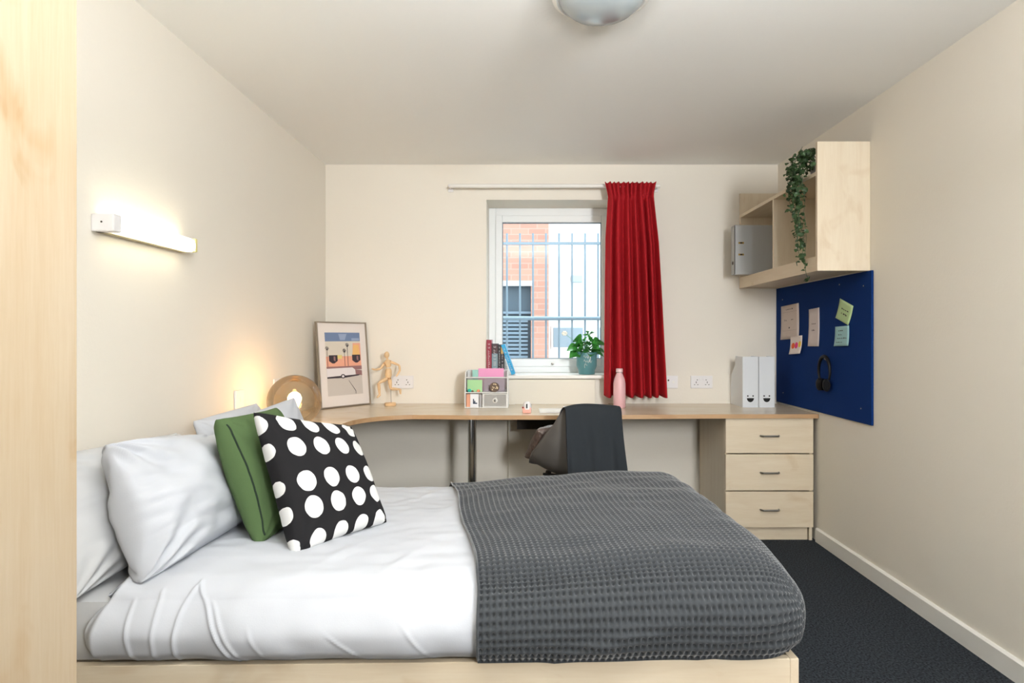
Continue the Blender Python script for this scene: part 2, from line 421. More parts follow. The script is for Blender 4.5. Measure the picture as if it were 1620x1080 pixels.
# ------------------------------------------------------------------ desk
ZD = .758
desk = thing('desk', 'long curved maple desk running along the back and left walls', 'desk', (0, 3.9, 0))
pts = [(XR - .002, 3.645), (1.2, 3.64), (.6, 3.61), (.1, 3.588), (-.3, 3.585), (-.55, 3.605)]
cx_, cy_ = -.62, 3.25
for k in range(1, 12):
    a = PI / 2 + k / 11 * PI / 2
    pts.append((-.62 + .345 * math.cos(a), 3.27 + .34 * math.sin(a)))
pts += [(-.968, 3.0), (-.965, 2.87), (XL + .002, 2.87), (XL + .002, YB - .002)]
pts += [(-.126, YB - .002), (-.126, 4.178), (-.08, 4.178), (-.08, 4.203), (.42, 4.203), (.42, 4.172), (.56, 4.172), (.56, YB - .002), (XR - .002, YB - .002)]
m = MB(); m.prism(pts, ZD - .025, ZD)
o = m.build('desktop', [M_worktop, M_edge], desk)
for p in o.data.polygons:
    if abs(p.normal.z) < .5: p.material_index = 1
o.data.materials.append(M_worktop)
m = MB(); m.lathe([(.028, 0), (.028, .012), (.026, .014), (.026, ZD - .03), (.035, ZD - .028), (.035, ZD - .025)], 24, (-.327, 3.70, 0)); m.build('leg', M_chrome, desk, True)
m = MB(); m.box(XL + .02, -1.0, 2.875, 2.893, 0, ZD - .025); m.build('end_panel', M_maple_v, desk)
MB().box(XL + .003, -.40, 4.19, 4.22, ZD - .065, ZD - .025).build('wall_batten', M_maple_x, desk)
m = MB(); m.box(-.062, .33, 4.02, 4.10, ZD - .145, ZD - .026); m.build('cable_tray', M_dark, desk)
MB().box(XL + .003, -.99, 3.0, 3.03, ZD - .06, ZD - .025).build('support_rail', M_maple_x, desk)

# pedestal of drawers
pd = thing('drawer_unit', 'maple three-drawer unit under the right end of the desk', 'drawers', (1.45, 3.95, 0))
px0, px1, py0, py1, pz1 = 1.184, 1.707, 3.665, 4.22, ZD - .025
m = MB(); m.box(px0, px0 + .018, py0 + .018, py1, 0, pz1, b=.001); m.box(px1 - .018, px1, py0 + .018, py1, 0, pz1, b=.001); m.box(px0 + .018, px1 - .018, py1 - .012, py1, .08, pz1); m.box(px0 + .018, px1 - .018, py0 + .03, py1 - .012, .08, .098)
m.box(px0 + .018, px1 - .018, py0 + .03, py1 - .012, pz1 - .018, pz1); m.build('carcass', M_maple_v, pd)
MB().box(px0 + .002, px1 - .024, py0 + .030, py0 + .046, 0, .079).build('plinth', M_maple_x, pd)
s_ = F / py0
def zy(y): return H - (y - CY) / s_
for a, b_ in ((661.5, 716.5), (718.5, 775.5), (777.5, 834)):
    za_, zb2 = zy(b_), zy(a)
    d = MB().box(px0 + .001, px1 - .001, py0, py0 + .018, za_, zb2, b=.0012).build('drawer', M_maple_x, pd)
    hx = (px0 + px1) / 2; hz = (za_ + zb2) / 2
    MB().tube([(hx - .055, py0, hz), (hx - .05, py0 - .016, hz), (hx - .045, py0 - .022, hz), (hx + .045, py0 - .022, hz), (hx + .05, py0 - .016, hz), (hx + .055, py0, hz)], .0055, 8).build('handle', M_steel, d, True)

# ------------------------------------------------------------------ wall shelf unit
sh = thing('shelf_unit', 'open maple wall shelf unit hung above the blue pinboard', 'shelf', (1.6, 3.6, 1.55))
sx0 = 1.463; sy0, sy1, sz0, sz1 = 3.10, YB - .002, 1.547, 2.197
MB().box(sx0, XR - .001, sy0, sy0 + .02, sz0, sz1, b=.001).build('end_panel', M_maple_v, sh)
MB().box(sx0, XR - .001, sy1 - .02, sy1, sz0, sz1, b=.001).build('end_panel', M_maple_v, sh)
MB().box(sx0 + .002, XR - .001, 3.652, 3.670, 1.622, 2.03).build('divider', M_maple_v, sh)
MB().box(sx0, XR - .001, sy0 + .02, sy1 - .02, 2.03, 2.05).build('top_board', M_maple_y, sh)
MB().box(sx0 + .018, XR - .001, sy0 + .02, sy1 - .02, 1.604, 1.622).build('bottom_board', M_maple_y, sh)
MB().box(sx0, sx0 + .018, sy0 + .02, sy1 - .02, sz0, 1.622).build('front_fascia', M_maple_y, sh)
MB().box(sx0 + .018, XR - .001, sy0 + .02, sy1 - .02, 1.555, 1.567).build('underside_panel', M_maple_y, sh)
MB().box(XR - .009, XR - .001, sy0 + .02, sy1 - .02, 1.622, 2.03).build('back_panel', M_maple_y, sh)
MB().lathe([(0, 0), (.007, 0), (.007, .002), (0, .003)], 12, M=Matrix.Translation((1.60, 3.652, 1.74)) @ Matrix.Rotation(PI / 2, 4, 'X')).build('screw_cap', M_plastic, sh)

# grey lever arch file on the shelf
bf = thing('lever_arch_file', 'grey lever arch file jutting out of the far shelf compartment', 'file', (1.5, 4.05, 1.622))
M_file = mat('grey_card', (176, 178, 178), .6); M_gold = mat('gold_slot', (150, 120, 50), .4, .6)
fy0, fy1 = 4.02, 4.09
m = MB(); m.box(1.358, 1.66, fy0, fy0 + .003, 1.624, 1.944); m.box(1.358, 1.66, fy1 - .003, fy1, 1.624, 1.944); m.box(1.358, 1.361, fy0, fy1, 1.624, 1.944)
m.build('cover', M_file, bf)
MB().box(1.375, 1.655, fy0 + .01, fy1 - .01, 1.626, 1.925).build('paper_stack', M_plastic, bf)
for z in (1.828, 1.752):
    MB().box(1.382, 1.418, fy0 - .0015, fy0 + .001, z - .006, z + .006, b=.001).build('slot', M_gold, bf)
    MB().box(1.392, 1.408, fy0 - .002, fy0 + .001, z - .004, z + .004).build('slot_hole', M_black, bf)
MB().lathe([(.006, 0), (.012, 0), (.012, .002), (.006, .002)], 16, M=Matrix.Translation((1.358, 4.055, 1.70)) @ Matrix.Rotation(-PI / 2, 4, 'Y')).build('finger_ring', M_dark, bf)

# small spiky plant in the far compartment
sp = thing('small_succulent', 'small dark green spiky plant beside the grey file on the shelf', 'plant', (1.52, 3.74, 1.622))
MB().lathe([(0, 0), (.022, 0), (.028, .035), (.024, .035), (.022, .03), (0, .03)], 16, (1.53, 3.74, 1.622)).build('pot', mat('dark_pot', (60, 66, 60), .6), sp, True)
M_leafd = mat('dark_leaf', (44, 82, 40), .5, var=.3, vscale=40)
for k in range(7):
    a = k * 2.4; l = .05 + .02 * (k % 3); b0 = Vector((1.53, 3.74, 1.65)); tp = b0 + Vector((math.cos(a) * .022, math.sin(a) * .022, l + .02))
    MB().tube([b0, b0.lerp(tp, .5) + Vector((math.cos(a) * .006, math.sin(a) * .006, 0)), tp], [.005, .006, .001], 6).build('leaf', M_leafd, sp, True)

# trailing ivy
iv = thing('trailing_ivy', 'green ivy trailing from the top of the shelf unit', 'plant', (1.6, 3.24, 2.05))
MB().lathe([(0, 0), (.05, 0), (.06, .09), (.054, .09), (.05, .075), (0, .075)], 20, (1.56, 3.26, 2.05)).build('pot', mat('grey_pot', (150, 150, 146), .6), iv, True)
rng = random.Random(3)
def leafq(mb, c, size, rnd, bend=.25):
    d = Vector((rnd.uniform(-1, 1), rnd.uniform(-1, 1), rnd.uniform(-.9, .3))).normalized()
    n = Vector((rnd.uniform(-1, .2), rnd.uniform(-1, .3), rnd.uniform(-.2, 1))).normalized()
    a = d.cross(n).normalized() * size * .42; n = a.cross(d).normalized()
    e = c + d * size; mid = c + d * size * .45
    vs = [c, mid + a + n * size * .12, mid - n * size * .05, mid - a + n * size * .12, e - n * size * .12, c + d * size * .15 + a * .7, c + d * size * .15 - a * .7, c + d * size * .78 + a * .6, c + d * size * .78 - a * .6]
    mb.add(vs, [(0, 5, 2), (5, 1, 2), (1, 7, 2), (7, 4, 2), (0, 2, 6), (6, 2, 3), (3, 2, 8), (8, 2, 4)])
vines = []; stems = MB(); leaves = MB()
for k in range(15):
    y = rng.uniform(3.14, 3.36) if k else 3.2
    st = Vector((1.555, 3.26, 2.12)); p = Vector((sx0 - rng.uniform(.012, .06), y, 2.10 + rng.uniform(-.02, .08)))
    end = rng.choice([1.95, 1.88, 1.80, 1.75]) if k > 4 else [1.56, 1.60, 1.66, 1.70, 1.62][k]
    if k < 5: y = 3.18 + .02 * k
    path = [st, st.lerp(p, .5) + Vector((0, 0, .05)), p]
    q = Vector((p.x, y, p.z)); n = int((p.z - end) / .03)
    for j in range(n):
        cen = Vector((sx0 - .025, 3.19 + .06 * smoothstep(1.6, 2.2, q.z), 0))
        q = q + Vector(((cen.x - q.x) * .06 + rng.uniform(-.007, .007), (cen.y - q.y) * .09 + rng.uniform(-.009, .009), -.03))
        q.x = min(q.x, sx0 - .008); path.append(q.copy())
    stems.tube(path, .0013, 4)
    for j, pt in enumerate(path[1:]):
        for _ in range(2 if j > 0 else 5):
            leafq(leaves, pt + Vector((rng.uniform(-.012, .004), rng.uniform(-.012, .012), rng.uniform(-.01, .01))), rng.uniform(.018, .032), rng)
for _ in range(80):
    pt = Vector((sx0 - rng.uniform(-.03, .05), rng.uniform(3.13, 3.33), rng.uniform(2.08, 2.19)))
    if pt.x > sx0 - .01: pt.z += .0
    leafq(leaves, pt, rng.uniform(.02, .034), rng)
for _ in range(7): leafq(leaves, Vector((sx0 - .03, 3.14 + rng.uniform(-.015, .015), 1.50 + rng.uniform(0, .03))), .024, rng)
stems.tube([(sx0 - .03, 3.18, 1.60), (sx0 - .03, 3.16, 1.54), (sx0 - .03, 3.14, 1.51)], .0013, 4)
stems.build('stem', M_leafd, iv, True, weld=False)
M_ivy = mat('ivy_leaf', (56, 82, 46), .5, var=.45, vscale=35)
leaves.build('foliage', M_ivy, iv, False, kind='stuff', weld=False)

# ------------------------------------------------------------------ pinboard and what hangs on it
XP = XR - .013
pb = thing('pinboard', 'large navy blue felt pinboard on the right wall', 'pinboard', (XR, 3.65, .775))
MB().box(XP, XR - .001, 3.07, YB - .003, .772, 1.546, b=.002).build('board', M_blue, pb)
def onw(px, py, off=.001):
    s = (px - CX) / XP; return Vector((XP - off, F / s, H - (py - CY) / s))
for (a, b_) in ((1238, 474), (1328, 450), (1366, 452), (1239, 621), (1362, 646)):
    MB().ball(onw(a, b_, 0), .004, 8, 6, s=(.5, 1, 1)).build('fixing_screw', M_steel, pb, True)
z5 = lambda a, b_: (1200 + a / 4.155, 420 + b_ / 4.155)
M_ink = mat('dark_ink', (52, 50, 50), .8)
def note(name, quad, col, label, marks, curl=.006, offx=.001):
    """paper sheet on the board; marks: (u0,v0,u1,v1,colour)"""
    q = [onw(*z5(*c)) for c in quad]                 # TL TR BR BL
    nu = 7; P = np.zeros((nu, nu, 3))
    for i in range(nu):
        for j in range(nu):
            u, v = i / (nu - 1), j / (nu - 1)
            p = q[0].lerp(q[1], u).lerp(q[3].lerp(q[2], u), v)
            p.x -= offx + curl * (v ** 3) + .25 * curl * (1 - v) ** 3; P[i, j] = p
    o = grid_mesh(name, P, mat(name + '_paper', col, .85), origin=tuple(q[3])); tag(o, label, 'note')
    mod = o.modifiers.new('thick', 'SOLIDIFY'); mod.thickness = .0006
    mb = MB(); ms = []
    for (u0, v0, u1, v1, c) in marks:
        if c not in ms: ms.append(c)
        mb.cur = ms.index(c)
        def PP(u, v):
            p = q[0].lerp(q[1], u).lerp(q[3].lerp(q[2], u), v); p.x -= offx + curl * (v ** 3) + .25 * curl * (1 - v) ** 3 + .0014; return p
        mb = MB() if c in ('orange', 'magenta', 'yellow') else mb
        if c in ('orange', 'magenta', 'yellow'):
            n = 16; uc, vc, ru, rv = (u0 + u1) / 2, (v0 + v1) / 2, (u1 - u0) / 2, (v1 - v0) / 2
            mb.add([PP(uc + ru * math.cos(2 * PI * k / n), vc + rv * math.sin(2 * PI * k / n)) for k in range(n)], [tuple(range(n))]); mb.build('dot', mat(c + '_dot', {'orange': (244, 108, 56), 'magenta': (226, 50, 130), 'yellow': (244, 206, 60)}[c], .7), o)
        else: mb.add([PP(u0, v0), PP(u1, v0), PP(u1, v1), PP(u0, v1)], [(0, 1, 2, 3)])
    cols = {'ink': M_ink, 'grey': mat('pale_ink', (150, 140, 135), .8), 'orange': mat('orange_dot', (244, 108, 56), .7), 'magenta': mat('magenta_dot', (226, 50, 130), .7), 'yellow': mat('yellow_dot', (244, 206, 60), .7)}
    if ms and 'orange' not in ms: mb.build('writing', [cols[c] for c in ms], o, kind='stuff')
    return o
def scrib(u0, u1, v, h=.02, n=5, seed=1):
    r = random.Random(seed); out = []; w_ = (u1 - u0) / n
    for k in range(n):
        a = u0 + k * w_
        out.append((a, v - h * r.uniform(.4, 1), a + w_ * .25, v + h, 'ink')); out.append((a + w_ * .2, v + h * r.uniform(-.6, .6), a + w_ * .75, v + h * r.uniform(.7, 1), 'ink'))
    return out
note('paper_note', [(152, 270), (268, 245), (272, 478), (152, 488)], (206, 192, 184), 'large pale pink paper sheet, leftmost on the pinboard', scrib(.3, .7, .12, .018, 5, 1) + [(.1, .2, .9, .206, 'grey'), (.1, .74, .9, .746, 'grey')] + scrib(.2, .35, .43, .025, 2, 2) + scrib(.58, .72, .43, .02, 2, 3) + scrib(.45, .53, .66, .03, 1, 4))
note('dotted_card', [(222, 468), (300, 458), (292, 578), (218, 583)], (232, 222, 216), 'small white card with orange and magenta dots on the pinboard', [(.12, .36, .42, .7, 'orange'), (.42, .34, .68, .7, 'magenta'), (.72, .3, .95, .65, 'yellow')], .010, .008)
note('paper_strip', [(335, 288), (403, 275), (405, 530), (332, 530)], (212, 202, 200), 'tall narrow pale paper strip in the middle of the pinboard', scrib(.3, .7, .4, .016, 3, 5) + scrib(.3, .62, .57, .02, 3, 6))
note('sticky_note', [(540, 215), (628, 265), (600, 392), (515, 343)], (186, 212, 158), 'tilted pale green sticky note at the upper right of the pinboard', scrib(.25, .8, .40, .04, 4, 7) + scrib(.3, .75, .62, .045, 3, 8), .006)['group'] = 'sticky notes'
note('sticky_note', [(512, 402), (603, 393), (603, 527), (507, 530)], (158, 200, 204), 'pale blue sticky note just below the tilted green one', scrib(.25, .6, .22, .03, 3, 9) + scrib(.25, .55, .42, .03, 2, 10) + scrib(.2, .9, .6, .03, 5, 11) + scrib(.15, .6, .8, .025, 4, 12), .006, .004)['group'] = 'sticky notes'

hp = thing('headphones', 'black over-ear headphones hanging on the pinboard', 'headphones', (XP, 3.5, .99))
hc = onw(1310, 594, .022)
path = []
for k in range(25):
    a = -PI * .18 + k / 24 * PI * 1.36
    path.append((hc.x - .0, hc.y + .066 * math.cos(a), hc.z + .025 + .085 * math.sin(a) + (.0)))
MB().tube(path, [.006 + .004 * math.sin(PI * k / 24) for k in range(25)], 8).build('headband', M_black, hp, True)
for sgn, cy2 in ((1, .045), (-1, -.030)):
    M_ = Matrix.Translation((hc.x - .002, hc.y + cy2, hc.z - .052)) @ Matrix.Rotation(.35 * sgn, 4, 'Z') @ Matrix.Rotation(PI / 2, 4, 'X')
    MB().lathe([(0, -.016), (.030, -.016), (.036, -.010), (.036, .006), (.030, .014), (.0, .014)], 24, M=M_, sx=.55, sy=1).build('ear_cup', M_black, hp, True)
    MB().lathe([(.026, .013), (.034, .016), (.034, .024), (.022, .026), (.02, .02)], 24, M=M_, sx=.55, sy=1).build('ear_pad', mat('soft_black', (16, 16, 18), .8, spec=.2), hp, True)
MB().ball((hc.x + .012, hc.y, hc.z + .098), .012, 10, 8).build('hook', M_steel, hp, True)

# ------------------------------------------------------------------ magazine files with faces
def mag(x0, label):
    y0_, y1_ = 4.0, 4.232; w_ = .102; h = .329
    t = thing('magazine_file', label, 'magazine file', (x0 + w_ / 2, y0_, ZD), 0, 'white magazine files')
    def prof(top):
        return [(y0_, ZD), (y1_, ZD), (y1_, ZD + .13), (y1_ - .012, ZD + .20), (y1_ - .05, ZD + .235), (y1_ - .085, ZD + .27), (y1_ - .10, ZD + h), (y0_, ZD + h)]
    m = MB(); M_f = M_magf
    m.prism(prof(0), x0, x0 + .002, axis='x'); m.prism(prof(0), x0 + w_ - .002, x0 + w_, axis='x')
    m.box(x0 + .002, x0 + w_ - .002, y0_, y0_ + .002, ZD, ZD + h); m.box(x0 + .002, x0 + w_ - .002, y0_ + .002, y1_, ZD, ZD + .002); m.box(x0 + .002, x0 + w_ - .002, y1_ - .002, y1_, ZD, ZD + .13)
    m.build('case', M_f, t)
    cx = x0 + w_ / 2; cz = ZD + .052
    for s in (-1, 1): MB().lathe([(0, 0), (.005, 0), (.005, .0008), (0, .0008)], 14, M=Matrix.Translation((cx + s * .017, y0_, cz + .022)) @ Matrix.Rotation(PI / 2, 4, 'X')).build('eye', M_black, t)
    n = 16; pl = [(cx - .023, cz + .008)] + [(cx - .023 * math.cos(PI * k / n), cz + .008 - .026 * math.sin(PI * k / n)) for k in range(1, n)] + [(cx + .023, cz + .008)]
    MB().prism(pl, y0_ - .0008, y0_, axis='y').build('smile', M_black, t)
M_magf = mat('white_card_file', (222, 226, 230), .5)
mag(1.402, 'left white magazine file with a smiling face on the desk')
mag(1.508, 'right white magazine file with a smiling face, beside the pinboard')

# ------------------------------------------------------------------ bottle
bt = thing('water_bottle', 'pale pink metal water bottle standing on the desk before the curtain', 'bottle', (.60, 3.98, ZD))
M_pink = mat('pink_coating', (222, 176, 178), .45, coat=.1)
MB().lathe([(0, 0), (.034, 0), (.039, .006), (.0395, .10), (.039, .155), (.034, .185), (.025, .208), (.019, .222), (.0185, .228), (0, .228)], 32, (.60, 3.98, ZD)).build('body', M_pink, bt, True)
MB().lathe([(.0, .228), (.021, .228), (.022, .231), (.022, .249), (.020, .253), (0, .254)], 32, (.60, 3.98, ZD)).build('cap', mat('pink_cap', (226, 190, 190), .4), bt, True)
MB().lathe([(.0222, .2275), (.0222, .2305)], 32, (.60, 3.98, ZD)).build('neck_ring', M_steel, bt, True)

# ------------------------------------------------------------------ curtain and rail
cr = thing('curtain_rail', 'thin white curtain rail above the window', 'curtain rail', (.15, 4.17, 2.24))
MB().tube([(-.505, 4.165, 2.235), (.90, 4.165, 2.235)], .014, 10).build('rail', M_white_gloss, cr, True)
MB().tube([(-.515, 4.165, 2.235), (-.505, 4.165, 2.235)], .014, 10).build('end_stop', M_white_gloss, cr, True)
for x in (-.52, .885):
    MB().box(x - .018, x + .018, YB - .012, YB - .001, 2.21, 2.262, b=.002).box(x - .006, x + .006, 4.165, YB - .01, 2.229, 2.241).build('bracket', M_plastic, cr)
nu, nv = 240, 60
U = np.linspace(0, 1, nu)[:, None]; V = np.linspace(0, 1, nv)[None, :]      # V 0 top .. 1 bottom
dC = 4.10
zt, zbm = 2.243, .818
hd = .105 / (zt - zbm) * .9
xl = np.interp(V[0], [0, hd, .25, .62, 1], [.521, .543, .527, .521, .515])[None, :]; xr = np.interp(V[0], [0, hd * .9, .28, .5, 1], [.860, .842, .874, .889, .924])[None, :]
X = xl + (xr - xl) * (U + .008 * np.sin(U * 2 * PI * 3 + V))
amp = .018 + .020 * smoothstep(hd, .6, V)
ph = U * 2 * PI * 6.6 + 1.1 * np.sin(U * 7 + 1.0) + .5 * np.sin(V * 2.2 + U * 4)
head = 1 - smoothstep(hd * .7, hd * 1.3, V)
Y = dC + amp * np.sin(ph) * (1 - .7 * head) + .16 * amp * np.sin(ph * 1.7 + 1 + V * 2) * (1 - .5 * head) + head * .012 * np.sin(U * 2 * PI * 11)
Z = zt - (zt - zbm) * V + head * .006 * np.sin(U * 2 * PI * 11 + 1) + .006 * np.sin(ph + .5) * smoothstep(.9, 1, V) + U * 0
Y = Y - .014 * np.exp(-((V - hd) / .02) ** 2) * 0 - .02 * (1 - smoothstep(0, hd, V)) * 0
P = np.stack([X + 0 * V, Y, Z], -1)
cu = thing('curtain', 'deep red pleated curtain hanging at the right of the window', 'curtain', (.70, 4.1, .82))
o = grid_mesh('drape', P, M_red, cu); md = o.modifiers.new('t', 'SOLIDIFY'); md.thickness = .003
for k in range(12):
    x = .545 + k * .0265
    MB().tube([(x, 4.105, 2.215), (x, 4.135, 2.222), (x, 4.153, 2.235), (x, 4.149, 2.249), (x, 4.165, 2.2475)], .0022, 5).build('hook', M_plastic, cu, True)

# ------------------------------------------------------------------ sockets and switches
def socket(cx, cz, label):
    t = thing('wall_socket', label, 'socket', (cx, YB, cz), 0, 'double sockets on the window wall')
    MB().box(cx - .075, cx + .075, YB - .010, YB - .0005, cz - .043, cz + .043, b=.003).build('plate', M_plastic, t)
    for s in (-1, 1):
        c = cx + s * .038
        m = MB(); m.box(c - .002, c + .002, YB - .0108, YB - .0098, cz - .008, cz + .004); m.build('pin_hole', M_dark, t)
        for q in (-.011, .011): MB().box(c + q - .004, c + q + .004, YB - .0108, YB - .0098, cz - .020, cz - .016).build('pin_hole', M_dark, t)
        MB().box(cx + s * .012 - .005, cx + s * .012 + .005, YB - .014, YB - .0095, cz + .012, cz + .028, b=.001).build('rocker', M_plastic, t)
        MB().ball((cx + s * .030, YB - .0102, cz + .015), .0035, 8, 6).build('indicator', M_dark, t)
socket(at(637, 0, YB).x, at(0, 604, YB).z, 'white double socket behind the wooden mannequin')
socket(at(1109.5, 0, YB).x, at(0, 604, YB).z, 'white double socket between curtain and magazine files')
t = thing('fused_switch', 'white fused switch plate at the curtain edge', 'switch', (at(1062, 0, YB).x, YB, .905))
c = at(1062, 604, YB)
MB().box(c.x - .043, c.x + .043, YB - .010, YB - .0005, c.z - .043, c.z + .043, b=.003).build('plate', M_plastic, t)
MB().lathe([(0, 0), (.009, 0), (.009, .003), (0, .003)], 14, M=Matrix.Translation((c.x + .012, YB - .010, c.z)) @ Matrix.Rotation(PI / 2, 4, 'X')).build('button', M_white_gloss, t)
MB().ball((c.x - .022, YB - .010, c.z + .012), .006, 8, 6).build('indicator', M_dark, t)
def lswitch(yc, zc, label):
    t = thing('wall_plate', label, 'switch', (XL, yc, zc), 0, 'white plates on the left wall')
    MB().box(XL + .0005, XL + .010, yc - .043, yc + .043, zc - .043, zc + .043, b=.003).build('plate', M_plastic, t)
    MB().box(XL + .009, XL + .014, yc - .006, yc + .006, zc - .011, zc + .011, b=.001).build('rocker', M_white_gloss, t)
lswitch(2.957, .915, 'white switch plate on the left wall in the lamp glow')
lswitch(3.40, .94, 'white plate on the left wall behind the amber globe')

# ------------------------------------------------------------------ globe lamp
gl = thing('globe_lamp', 'round smoked amber glass table lamp glowing on the desk', 'lamp', (-1.167, 3.10, ZD))
gc = Vector((-1.167, 3.10, ZD + .134)); R_ = .131
prof = [(R_ * math.sin(a), -R_ * math.cos(a)) for a in [PI * (.10 + .90 * k / 30) for k in range(31)]]; prof[-1] = (0, R_)
o = MB().lathe(prof, 48, gc).build('shade', M_amber, gl, True)
for p in list(o.data.polygons): pass
MB().lathe([(0, 0), (.055, 0), (.055, .006), (.030, .012), (.018, .020), (.018, .055), (0, .055)], 24, (gc.x, gc.y, ZD)).build('base', mat('brass', (176, 138, 80), .3, .8), gl, True)
MB().lathe([(0, .055), (.012, .055), (.014, .095), (.024, .115), (.033, .138), (.033, .152), (.026, .168), (.012, .178), (0, .180)], 20, (gc.x, gc.y, ZD)).build('bulb', mat('lit_bulb', (255, 220, 160), .4, emis=(255, 206, 140), estr=30), gl, True)

bl_ = bpy.data.lights.new('bulb_light', 'POINT'); bl_.energy = 1.6; bl_.color = (1.0, .66, .34); bl_.shadow_soft_size = .035
bo_ = bpy.data.objects.new('bulb_light', bl_); C.objects.link(bo_); bo_.location = (gc.x - .01, gc.y - .03, ZD + .17)

# ------------------------------------------------------------------ framed print
pf = thing('framed_print', 'white-mounted print of a white car in a thin silver frame', 'picture', (-1.2, 4.05, ZD))
A = Vector((-1.305, 3.885, ZD + .001)); wd = Vector((.235, .315, 0)); W_ = wd.length; wd.normalize()
bk = Vector((-wd.y, wd.x, 0)); bk = Vector((-.801, .598, 0)); hh = .556; up = (Vector((0, 0, 1)) * math.sqrt(hh ** 2 - .055 ** 2) + bk * .055).normalized()
nrm = wd.cross(up).normalized()       # toward the viewer
MF = Matrix(((wd.x, up.x, nrm.x, A.x), (wd.y, up.y, nrm.y, A.y), (wd.z, up.z, nrm.z, A.z), (0, 0, 0, 1)))
if (MF @ Vector((0, 0, 1)) - A).y > 0: MF = MF @ Matrix.Diagonal((1, 1, -1, 1))
def fb(x0, x1, y0, y1, z0, z1, b=0): return MB().box(x0, x1, y0, y1, z0, z1, M=MF, b=b)
fw = .008
m = MB(); m.box(0, fw, 0, hh, 0, .02, M=MF, b=.001); m.box(W_ - fw, W_, 0, hh, 0, .02, M=MF, b=.001); m.box(fw, W_ - fw, 0, fw, 0, .02, M=MF, b=.001); m.box(fw, W_ - fw, hh - fw, hh, 0, .02, M=MF, b=.001)
m.build('frame', mat('silver_frame', (170, 160, 146), .4, .7), pf)
fb(fw, W_ - fw, fw, hh - fw, .001, .010).build('mount', mat('off_white_mount', (228, 220, 214), .8), pf)
# artwork: u right, v down within the picture window
au0, au1, av0, av1 = .062, W_ - .056, .075, hh - .070
cols = [(112, 132, 168), (214, 206, 192), (234, 186, 118), (232, 168, 142), (58, 48, 56), (226, 220, 222), (202, 194, 186), (150, 112, 112), (226, 206, 130), (150, 165, 195)]
AM = [mat('print_ink', c, .6) for c in cols]
m = MB(); zl = [.0102]
def rect(u0, v0, u1, v1, ci): poly([(u0, v0), (u1, v0), (u1, v1), (u0, v1)], ci)
def poly(ps, ci):
    zl[0] += .00006; m.cur = ci
    m.add([MF @ Vector((au0 + u * (au1 - au0), av1 - v * (av1 - av0), zl[0])) for u, v in ps], [tuple(range(len(ps)))])
rect(0, 0, 1, 1, 6); rect(0, 0, 1, .14, 0); poly([(.38, .02), (.62, .02), (.56, .12), (.42, .12)], 9); rect(.75, .09, .98, .13, 9); rect(0, .14, 1, .40, 1); rect(0, .38, 1, .56, 3); poly([(.78, .17), (1, .17), (1, .5), (.74, .5)], 3); poly([(.80, .2), (.95, .2), (.97, .38), (.74, .38)], 2); rect(.28, .36, .45, .42, 8)
for u in (.08, .74):
    poly([(u, .36), (u + .24, .36), (u + .24, .45), (u + .15, .49), (u + .09, .49), (u, .45)], 4); poly([(u + .13, .38), (u + .18, .38), (u + .18, .46), (u + .13, .44)], 7)
for u, v, b_ in ((.04, .25, .56), (.52, .29, .56), (.61, .20, .56)):
    rect(u - .006, v, u + .006, b_, 4)
    for k in range(7):
        a = k * 2 * PI / 7; poly([(u, v - .012), (u + .055 * math.cos(a), v + .03 * math.sin(a)), (u + .05 * math.cos(a + .5), v + .034 * math.sin(a + .5))], 4)
rect(0, .54, 1, .60, 7); poly([(0, .57), (.72, .565), (.80, .60), (.80, .68), (.45, .71), (0, .70)], 5); poly([(.80, .60), (1, .62), (1, .70), (.82, .68)], 7); poly([(0, .70), (.45, .69), (.95, .68), (.9, .70), (.5, .725), (0, .725)], 4)
poly([(.44 + .065 * math.cos(k * PI / 8), .70 + .035 * math.sin(k * PI / 8)) for k in range(16)], 4); poly([(.44 + .035 * math.cos(k * PI / 8), .70 + .019 * math.sin(k * PI / 8)) for k in range(16)], 5)
poly([(.59, .77), (.60, .77), (.79, .94), (.79, .99), (.775, .99), (.775, .945)], 4)
m.build('artwork', AM, pf, weld=False)

# ------------------------------------------------------------------ wooden mannequin
dm = 4.10; bs = at(617.5, 642, dm)
mn = thing('artist_mannequin', 'small jointed wooden artist mannequin in a running pose', 'figurine', (bs.x, dm, ZD))
M_beech = mat('beech', (226, 192, 148), .5, var=.08, vscale=30)
z4 = lambda a, b_, dd=0: at(580 + a / 10.8, 550 + b_ / 10.8, dm + dd)
def limb(name, pts, r):
    # smooth tapered wooden segment
    P_ = []; R2 = []
    for i in range(len(pts) - 1):
        for k in range(5):
            t = k / 4; P_.append(Vector(pts[i]).lerp(Vector(pts[i + 1]), t)); R2.append((r[i] * (1 - t) + r[i + 1] * t) * (1 + .22 * math.sin(PI * t)))
    MB().tube(P_, R2, 10).build(name, M_beech, mn, True)
MB().ball(z4(345, 120), .0175, 16, 10, s=(1, 1, 1.3)).build('head', M_beech, mn, True)
limb('neck', [z4(350, 165), z4(355, 205)], [.006, .007])
limb('chest', [z4(358, 205), z4(366, 270), z4(372, 335)], [.015, .020, .012])
limb('pelvis', [z4(372, 350), z4(374, 430), z4(372, 510)], [.014, .021, .016])
